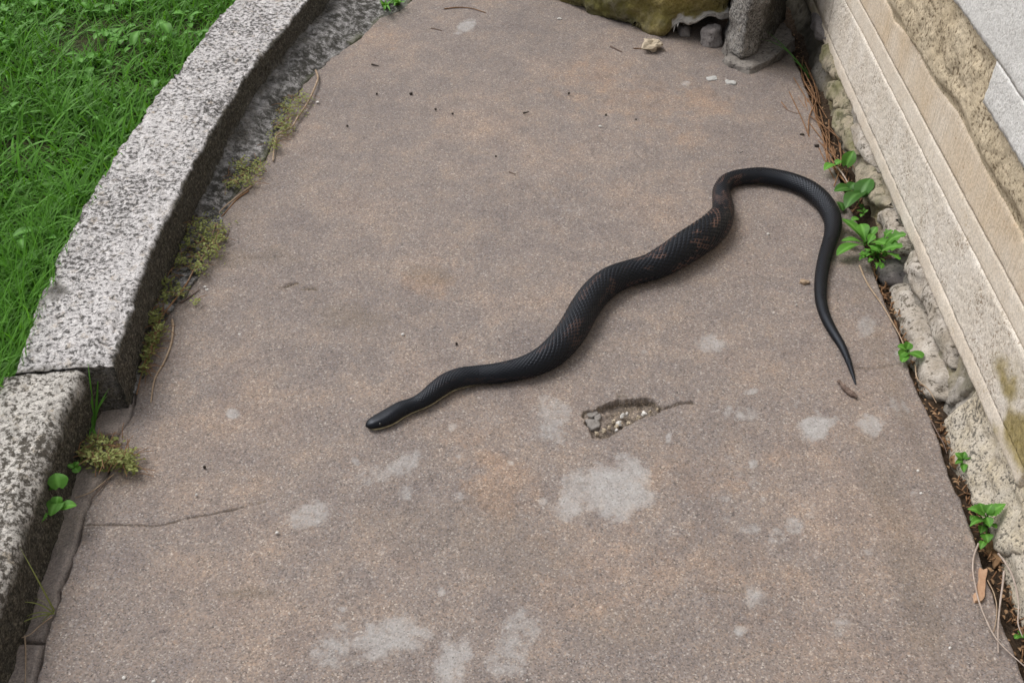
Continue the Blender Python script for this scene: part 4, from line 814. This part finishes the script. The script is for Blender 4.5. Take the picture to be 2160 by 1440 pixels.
# twig bud by the tail
q = np.array([P(x, y, .006) for x, y in [(1768, 803), (1776, 812), (1785, 821), (1796, 830), (1808, 838)]]); s = spline(q, 50)
r = np.interp(np.linspace(0, 1, 50), [0, .18, .3, .55, .8, 1], [.0028, .0022, .0040, .0046, .0050, .0022]) * (1 + .2 * n1(np.arange(50.), .6, 3, 3)); V, Fq = tubeVF(s, r, 12); V += (fbm(V * 180, 3, 5) * .0009)[:, None]
setp(mk('twig', V, Fq, M_bark), 'stubby knotted bark twig beside tip of the snake tail', 'twig')
def stone(name, label, cx_, cy_, rx, ry, hz, m, seed, cat='pebble', group=None, z=0.0, jag=.25):
    c0 = P(cx_, cy_, z); ax, ay = pxm(rx, c0), pxm(ry, c0); bm = bmesh.new(); bmesh.ops.create_icosphere(bm, subdivisions=2 if rx < 8 else 3, radius=1)
    V = np.array([v.co[:] for v in bm.verts]); Fq = np.array([[v.index for v in f.verts] for f in bm.faces]); bm.free()
    V = np.sign(V) * np.abs(V) ** .8; V *= (1 + jag * fbm(V * 1.3 + seed * 3.3, 3, seed))[:, None]
    az = seed * 1.7; Rm = np.array([[math.cos(az), -math.sin(az), 0], [math.sin(az), math.cos(az), 0], [0, 0, 1]])
    V = V * [ax, ay * 1.2, hz]; V = V if jag < .3 else V; V = V + c0; V[:, 2] += -V[:, 2].min() + z - hz * .15
    return setp(mk(name, V, Fq, m, smooth=False), label, cat, group)
stone('mortar_lump', 'tan jagged mortar lump lying before the mossy boulder', 1373, 106, 17, 13, .014, M_tanpeb, 3, 'stone', jag=.55)
stone('seed_husk', 'small tan husk on paving inside the snake tail curve', 1697, 599, 10, 4.5, .004, M_dry, 4, 'husk', jag=.6)
for k, (x, y, lab, an) in enumerate([(1501, 169, 'white cement chip before the flat grey slab, long one', -.3), (1541, 177, 'white cement chip beside the long one, shorter', .15)]):
    c0 = P(x, y); l, ww = pxm(11, c0), pxm(6, c0); co = [(c0[0] + l * a_ * math.cos(an) - ww * b_ * math.sin(an) * -1, c0[1] + ww * b_ * 1.6 + l * a_ * math.sin(-an) * 1.4) for a_, b_ in ((-1, -.8), (1, -.9), (1.05, .7), (-.9, .9))]
    V, Fq = rough_block(pts3(co, -.001), pts3(co, .0055), L=.003, amp=.0024, fr=90, bev=.0018, seed=k); setp(mk('cement_chip', V, Fq, M_greychip, smooth=False), lab, 'chip')
chip = [(500, 300), (535, 325), (575, 310), (565, 430), (553, 520), (548, 600), (520, 640), (450, 640), (440, 560), (475, 540), (485, 420)]
chip = [P(1960 + a_ / 4.8, 1140 + b_ / 4.8)[:2] for a_, b_ in chip][::-1]; V, Fq = rough_block(pts3(chip, .001), pts3(chip, .0075), L=.006, amp=.0015, fr=70, bev=.001, seed=9)
setp(mk('wood_chip', V, Fq, M_chip, smooth=False), 'flat reddish-brown wood chip inside the curved pale stem', 'wood chip')
deadleaf = [(2080, 1140), (2100, 1138), (2104, 1165), (2112, 1185), (2098, 1198), (2094, 1178), (2084, 1165)]
dl = [P(x, y, -.008)[:2] for x, y in deadleaf][::-1]; V, Fq = rough_block(pts3(dl, -.012), [(x, y, -.008 + .006 * (i % 2)) for i, (x, y) in enumerate(dl)], L=.006, amp=.003, fr=60, bev=.001, seed=12)
setp(mk('dead_leaf', V, Fq, M_litter, col=np.full((len(V), 3), (.7, 0, 0))), 'curled brown dead leaf under the toothed-leaf weed', 'leaf')
dl = [P(x, y, -.006)[:2] for x, y in [(2003, 965), (2022, 958), (2030, 975), (2018, 985), (2005, 978)]][::-1]; V, Fq = rough_block(pts3(dl, -.012), [(x, y, -.004 + .006 * (i % 2)) for i, (x, y) in enumerate(dl)], L=.006, amp=.003, fr=60, bev=.001, seed=13)
setp(mk('dead_leaf', V, Fq, M_litter, col=np.full((len(V), 3), (.9, 0, 0))), 'crumpled tan dead leaf beside pale seedling in the soil gap', 'leaf')
for k, (x, y, r) in enumerate([(1266, 268, 4.5), (1180, 41, 5), (585, 1125, 4.5), (506, 707, 3.5), (262, 1430, 5), (325, 1438, 5), (1112, 1436, 3), (850, 707, 4), (1936, 995, 4), (1942, 1042, 4), (437, 613, 4), (433, 607, 3.5), (1763, 1095, 3), (1680, 645, 3), (1620, 495, 3.5), (415, 1045, 3), (2003, 1368, 3.5), (670, 217, 4)]):
    stone('pebble', 'tiny whitish pebble lying loose on the brown paving', x, y, r * .85, r * .65, .0022, M_pebble, k + 20, group='loose white pebbles on the paving')
for k, (x, y, r) in enumerate([(1691, 286, 5), (867, 200, 3.5), (795, 200, 2.5), (733, 268, 2.5), (919, 233, 2.5), (955, 242, 2.5), (1341, 255, 2.5), (1278, 245, 2), (432, 987, 3), (1046, 332, 2), (1722, 309, 5), (1200, 199, 2.5), (963, 727, 2.5)]):
    stone('crumb', 'tiny dark crumb lying loose on the brown paving', x, y, r, r * .7, .003, M_crumb, k + 50, 'crumb', 'loose dark crumbs on the paving')
for k, (x, y, r) in enumerate([(1313, 880, 5), (1322, 878, 3), (1359, 876, 6), (1305, 897, 6), (1300, 903, 4), (1326, 895, 4), (1274, 912, 4.5), (1258, 918, 4), (1346, 884, 4), (1294, 893, 4), (1285, 905, 3.5), (1300, 911, 3.5), (1371, 872, 3), (1386, 868, 3)]):
    stone('pebble', 'pale gravel bit lying in the broken hole', x, y, r, r * .8, .004, M_pebble if k in (0, 2, 3, 1, 11) else M_tanpeb, k + 80, 'pebble', 'gravel bits in the hole', z=-.0105, jag=.5)
for k, pl in enumerate([[(1236, 868), (1258, 862), (1262, 872), (1250, 880), (1238, 878)], [(1234, 884), (1250, 884), (1266, 890), (1264, 902), (1248, 906), (1240, 898)], [(1252, 878), (1266, 874), (1270, 880), (1262, 888), (1254, 885)]]):
    q = [P(x, y, -.006)[:2] for x, y in pl][::-1]; V, Fq = rough_block(pts3(q, -.014), [(x, y, -.0055 + .002 * ((i * 3 + k) % 2)) for i, (x, y) in enumerate(q)], L=.004, amp=.0022, fr=90, bev=.0015, seed=70 + k)
    setp(mk('concrete_fragment', V, Fq, M_greyfrag), 'loose grey concrete fragment wedged in left end of the hole', 'fragment', 'grey fragments in the hole')
# pine needles and leaf litter: beyond counting
nd = []
def litter_zone(n, line, wid, lmin, lmax, r0, zlo, zhi, spread):
    for k in range(n):
        f = random.random() * (len(line) - 1); i = int(f); a_ = np.array(line[i]); b_ = np.array(line[i + 1]); c_ = a_ + (b_ - a_) * (f - i); dr = (b_ - a_) / np.linalg.norm(b_ - a_)
        x, y = c_ + np.array([random.gauss(0, wid), random.gauss(0, wid)]); an = math.atan2(dr[1], dr[0]) + random.gauss(0, spread); l = random.uniform(lmin, lmax) / 2; bend = random.gauss(0, .12) * l
        nx, ny = -math.sin(an), math.cos(an); pz = random.uniform(zlo, zhi)
        pp = [P(x - l * math.cos(an), y - l * math.sin(an), pz), P(x + bend * nx, y + bend * ny, pz + .004), P(x + l * math.cos(an), y + l * math.sin(an), pz - .002)]
        nd.append(tubeVF(spline(pp, 8), pxm(r0, pp[0]) / 2, 4))
litter_zone(46, [(1690, 160), (1705, 200), (1722, 245), (1742, 300), (1760, 350), (1790, 385)], 10, 40, 110, 2.5, -.010, .008, .25)
V, Fq = merge(nd); setp(mk('pine_needles', V, Fq, M_needle), 'heap of long brown pine needles lying along the wall foot', 'needles', kind='stuff')
nd = []
litter_zone(260, [(1690, 150), (1740, 300), (1800, 420), (1850, 570), (1905, 720), (1965, 860), (2010, 960), (2060, 1090), (2110, 1210), (2155, 1330), (2180, 1400)], 8, 8, 26, 3, -.016, -.006, 1.2)
V, Fq = merge(nd); setp(mk('litter_twigs', V, Fq, M_needle), 'short broken stems littering the dark soil gap', 'litter', kind='stuff')
lv, cl = [], []
for k in range(420):
    y = random.uniform(.55, 2.75); x = random.uniform(.640, .672); q = np.array([x, y, -.013 + random.random() * .006]); az = random.uniform(0, 6.28); l = random.uniform(.003, .009)
    V, Fq, c = leafVF(q, q + [l * math.cos(az), l * math.sin(az), random.uniform(-.2, .35) * l], l * random.uniform(.4, .8), 'ovate', .4, .2, 5, 3, random.random()); lv.append((V, Fq)); cl.append(c)
V, Fq = merge(lv); setp(mk('leaf_litter', V, Fq, M_litter, col=np.vstack(cl)), 'brown crumbled leaf litter on the soil beside the wall', 'litter', kind='stuff')

# ------------------------------------------------------------------ lawn grass
def blades(n, x0, x1, y0, y1, lmin, lmax, wmin, wmax, seed, ns=6):
    g = np.random.default_rng(seed); x = g.uniform(x0, x1, n); y = g.uniform(y0, y1, n); lim = np.interp(y, koff[:, 1], koff[:, 0]) - .006
    cl_ = fbm(np.stack([x * 9, y * 9, x * 0], 1), 3, seed); k = (x < lim) & (cl_ > -.75 + .5 * g.random(n)); x, y, cl_ = x[k], y[k], cl_[k]; n = len(x)
    L = g.uniform(lmin, lmax, n) * (1 + .35 * cl_); W = g.uniform(wmin, wmax, n); az = g.uniform(0, 2 * math.pi, n) + .9 * fbm(np.stack([x * 5, y * 5, x * 0], 1), 2, seed + 1); lean = g.uniform(.25, 1.15, n); curl = g.uniform(.2, 1.3, n)
    # blades do not lean far over the kerb
    t = np.linspace(0, 1, ns); ang = lean[:, None] + curl[:, None] * t[None]; stp = L[:, None] / (ns - 1)
    hr = np.cumsum(np.sin(ang) * stp, 1) - np.sin(ang[:, :1]) * stp; vr = np.cumsum(np.cos(ang) * stp, 1) - np.cos(ang[:, :1]) * stp
    px_ = x[:, None] + hr * np.cos(az)[:, None]; py_ = y[:, None] + hr * np.sin(az)[:, None]; pz_ = LZ - .004 + vr; pz_ = np.maximum(pz_, LZ + .002)
    wv = W[:, None] * np.clip(1 - t ** 2.5, .05, 1)[None] / 2; sx_, sy_ = -np.sin(az)[:, None] * wv, np.cos(az)[:, None] * wv
    over = np.interp(py_, koff[:, 1], koff[:, 0]); px_ = np.minimum(px_, over + .012)
    V = np.empty((n, ns, 2, 3)); V[:, :, 0, 0] = px_ - sx_; V[:, :, 1, 0] = px_ + sx_; V[:, :, 0, 1] = py_ - sy_; V[:, :, 1, 1] = py_ + sy_; V[:, :, 0, 2] = pz_; V[:, :, 1, 2] = pz_ + wv * .5
    b = (np.arange(n) * ns * 2)[:, None] + (np.arange(ns - 1) * 2)[None]; Fq = np.stack([b, b + 1, b + 3, b + 2], -1).reshape(-1, 4)
    c = np.zeros((n, ns, 2, 3)); c[..., 0] = np.clip(g.normal(.48, .17, n), .05, 1)[:, None, None]; c[..., 1] = (g.random(n) < .03)[:, None, None] * .35
    return V.reshape(-1, 3), Fq, c.reshape(-1, 3)
A1 = blades(34000, -1.85, -.80, .9, 3.25, .035, .085, .0022, .0050, 1)
A2 = blades(9000, -1.85, -.80, .9, 3.25, .05, .11, .004, .0075, 2)
A3 = blades(14000, -2.9, -.80, -.6, 4.6, .04, .09, .003, .006, 3, 5)
A4 = blades(3500, -1.02, -.84, .95, 1.75, .08, .15, .002, .0035, 4, 8)
V, Fq = merge([(a[0], a[1]) for a in (A1, A2, A3, A4)])
gr = mk('grass', V, Fq, M_grass, col=np.vstack([a[2] for a in (A1, A2, A3, A4)])); setp(gr, 'lush bright green lawn grass beyond the kerb', 'grass', kind='stuff')
lv, cl = [], []
for k in range(270):
    cxw, cyw = random.uniform(-1.75, -.86), random.uniform(1.0, 3.1)
    if cxw > float(np.interp(cyw, koff[:, 1], koff[:, 0])) - .03 or vn(np.array([[cxw * 6, cyw * 6, 0]]), 15)[0] < -.05: continue
    n_ = random.randint(2, 5); a0 = random.uniform(0, 6.28); big = random.choice([.016, .020, .026, .038])
    for j in range(n_):
        az = a0 + j * 6.28 / n_ + random.uniform(-.4, .4); l = big * random.uniform(.7, 1.2); q = np.array([cxw + .004 * math.cos(az), cyw + .004 * math.sin(az), LZ + random.uniform(.012, .04)]); e = q + [l * math.cos(az), l * math.sin(az), l * random.uniform(-.1, .5)]
        V, Fq, c = leafVF(q, e, l * random.uniform(.35, .75), random.choice(['ovate', 'heart', 'spoon', 'round']), .25, .12, 7, 5, random.uniform(.45, .85)); lv.append((V, Fq)); cl.append(c)
V, Fq = merge(lv); setp(mk('lawn_weeds', V, Fq, M_weed, col=np.vstack(cl)), 'broad-leaved weeds and clover scattered through the lawn grass', 'weeds', kind='stuff')

V, Fq, c = leafVF(P(472, 34, .075), P(486, 24, .088), .010, 'ovate', .3, .1, 7, 5, .6)
setp(mk('red_leaf', V, Fq, mat_leaf('fallen_red_leaf', (.40, .05, .035), (.55, .09, .06), .5), col=c), 'single small red leaf in the grass against the kerb', 'leaf')
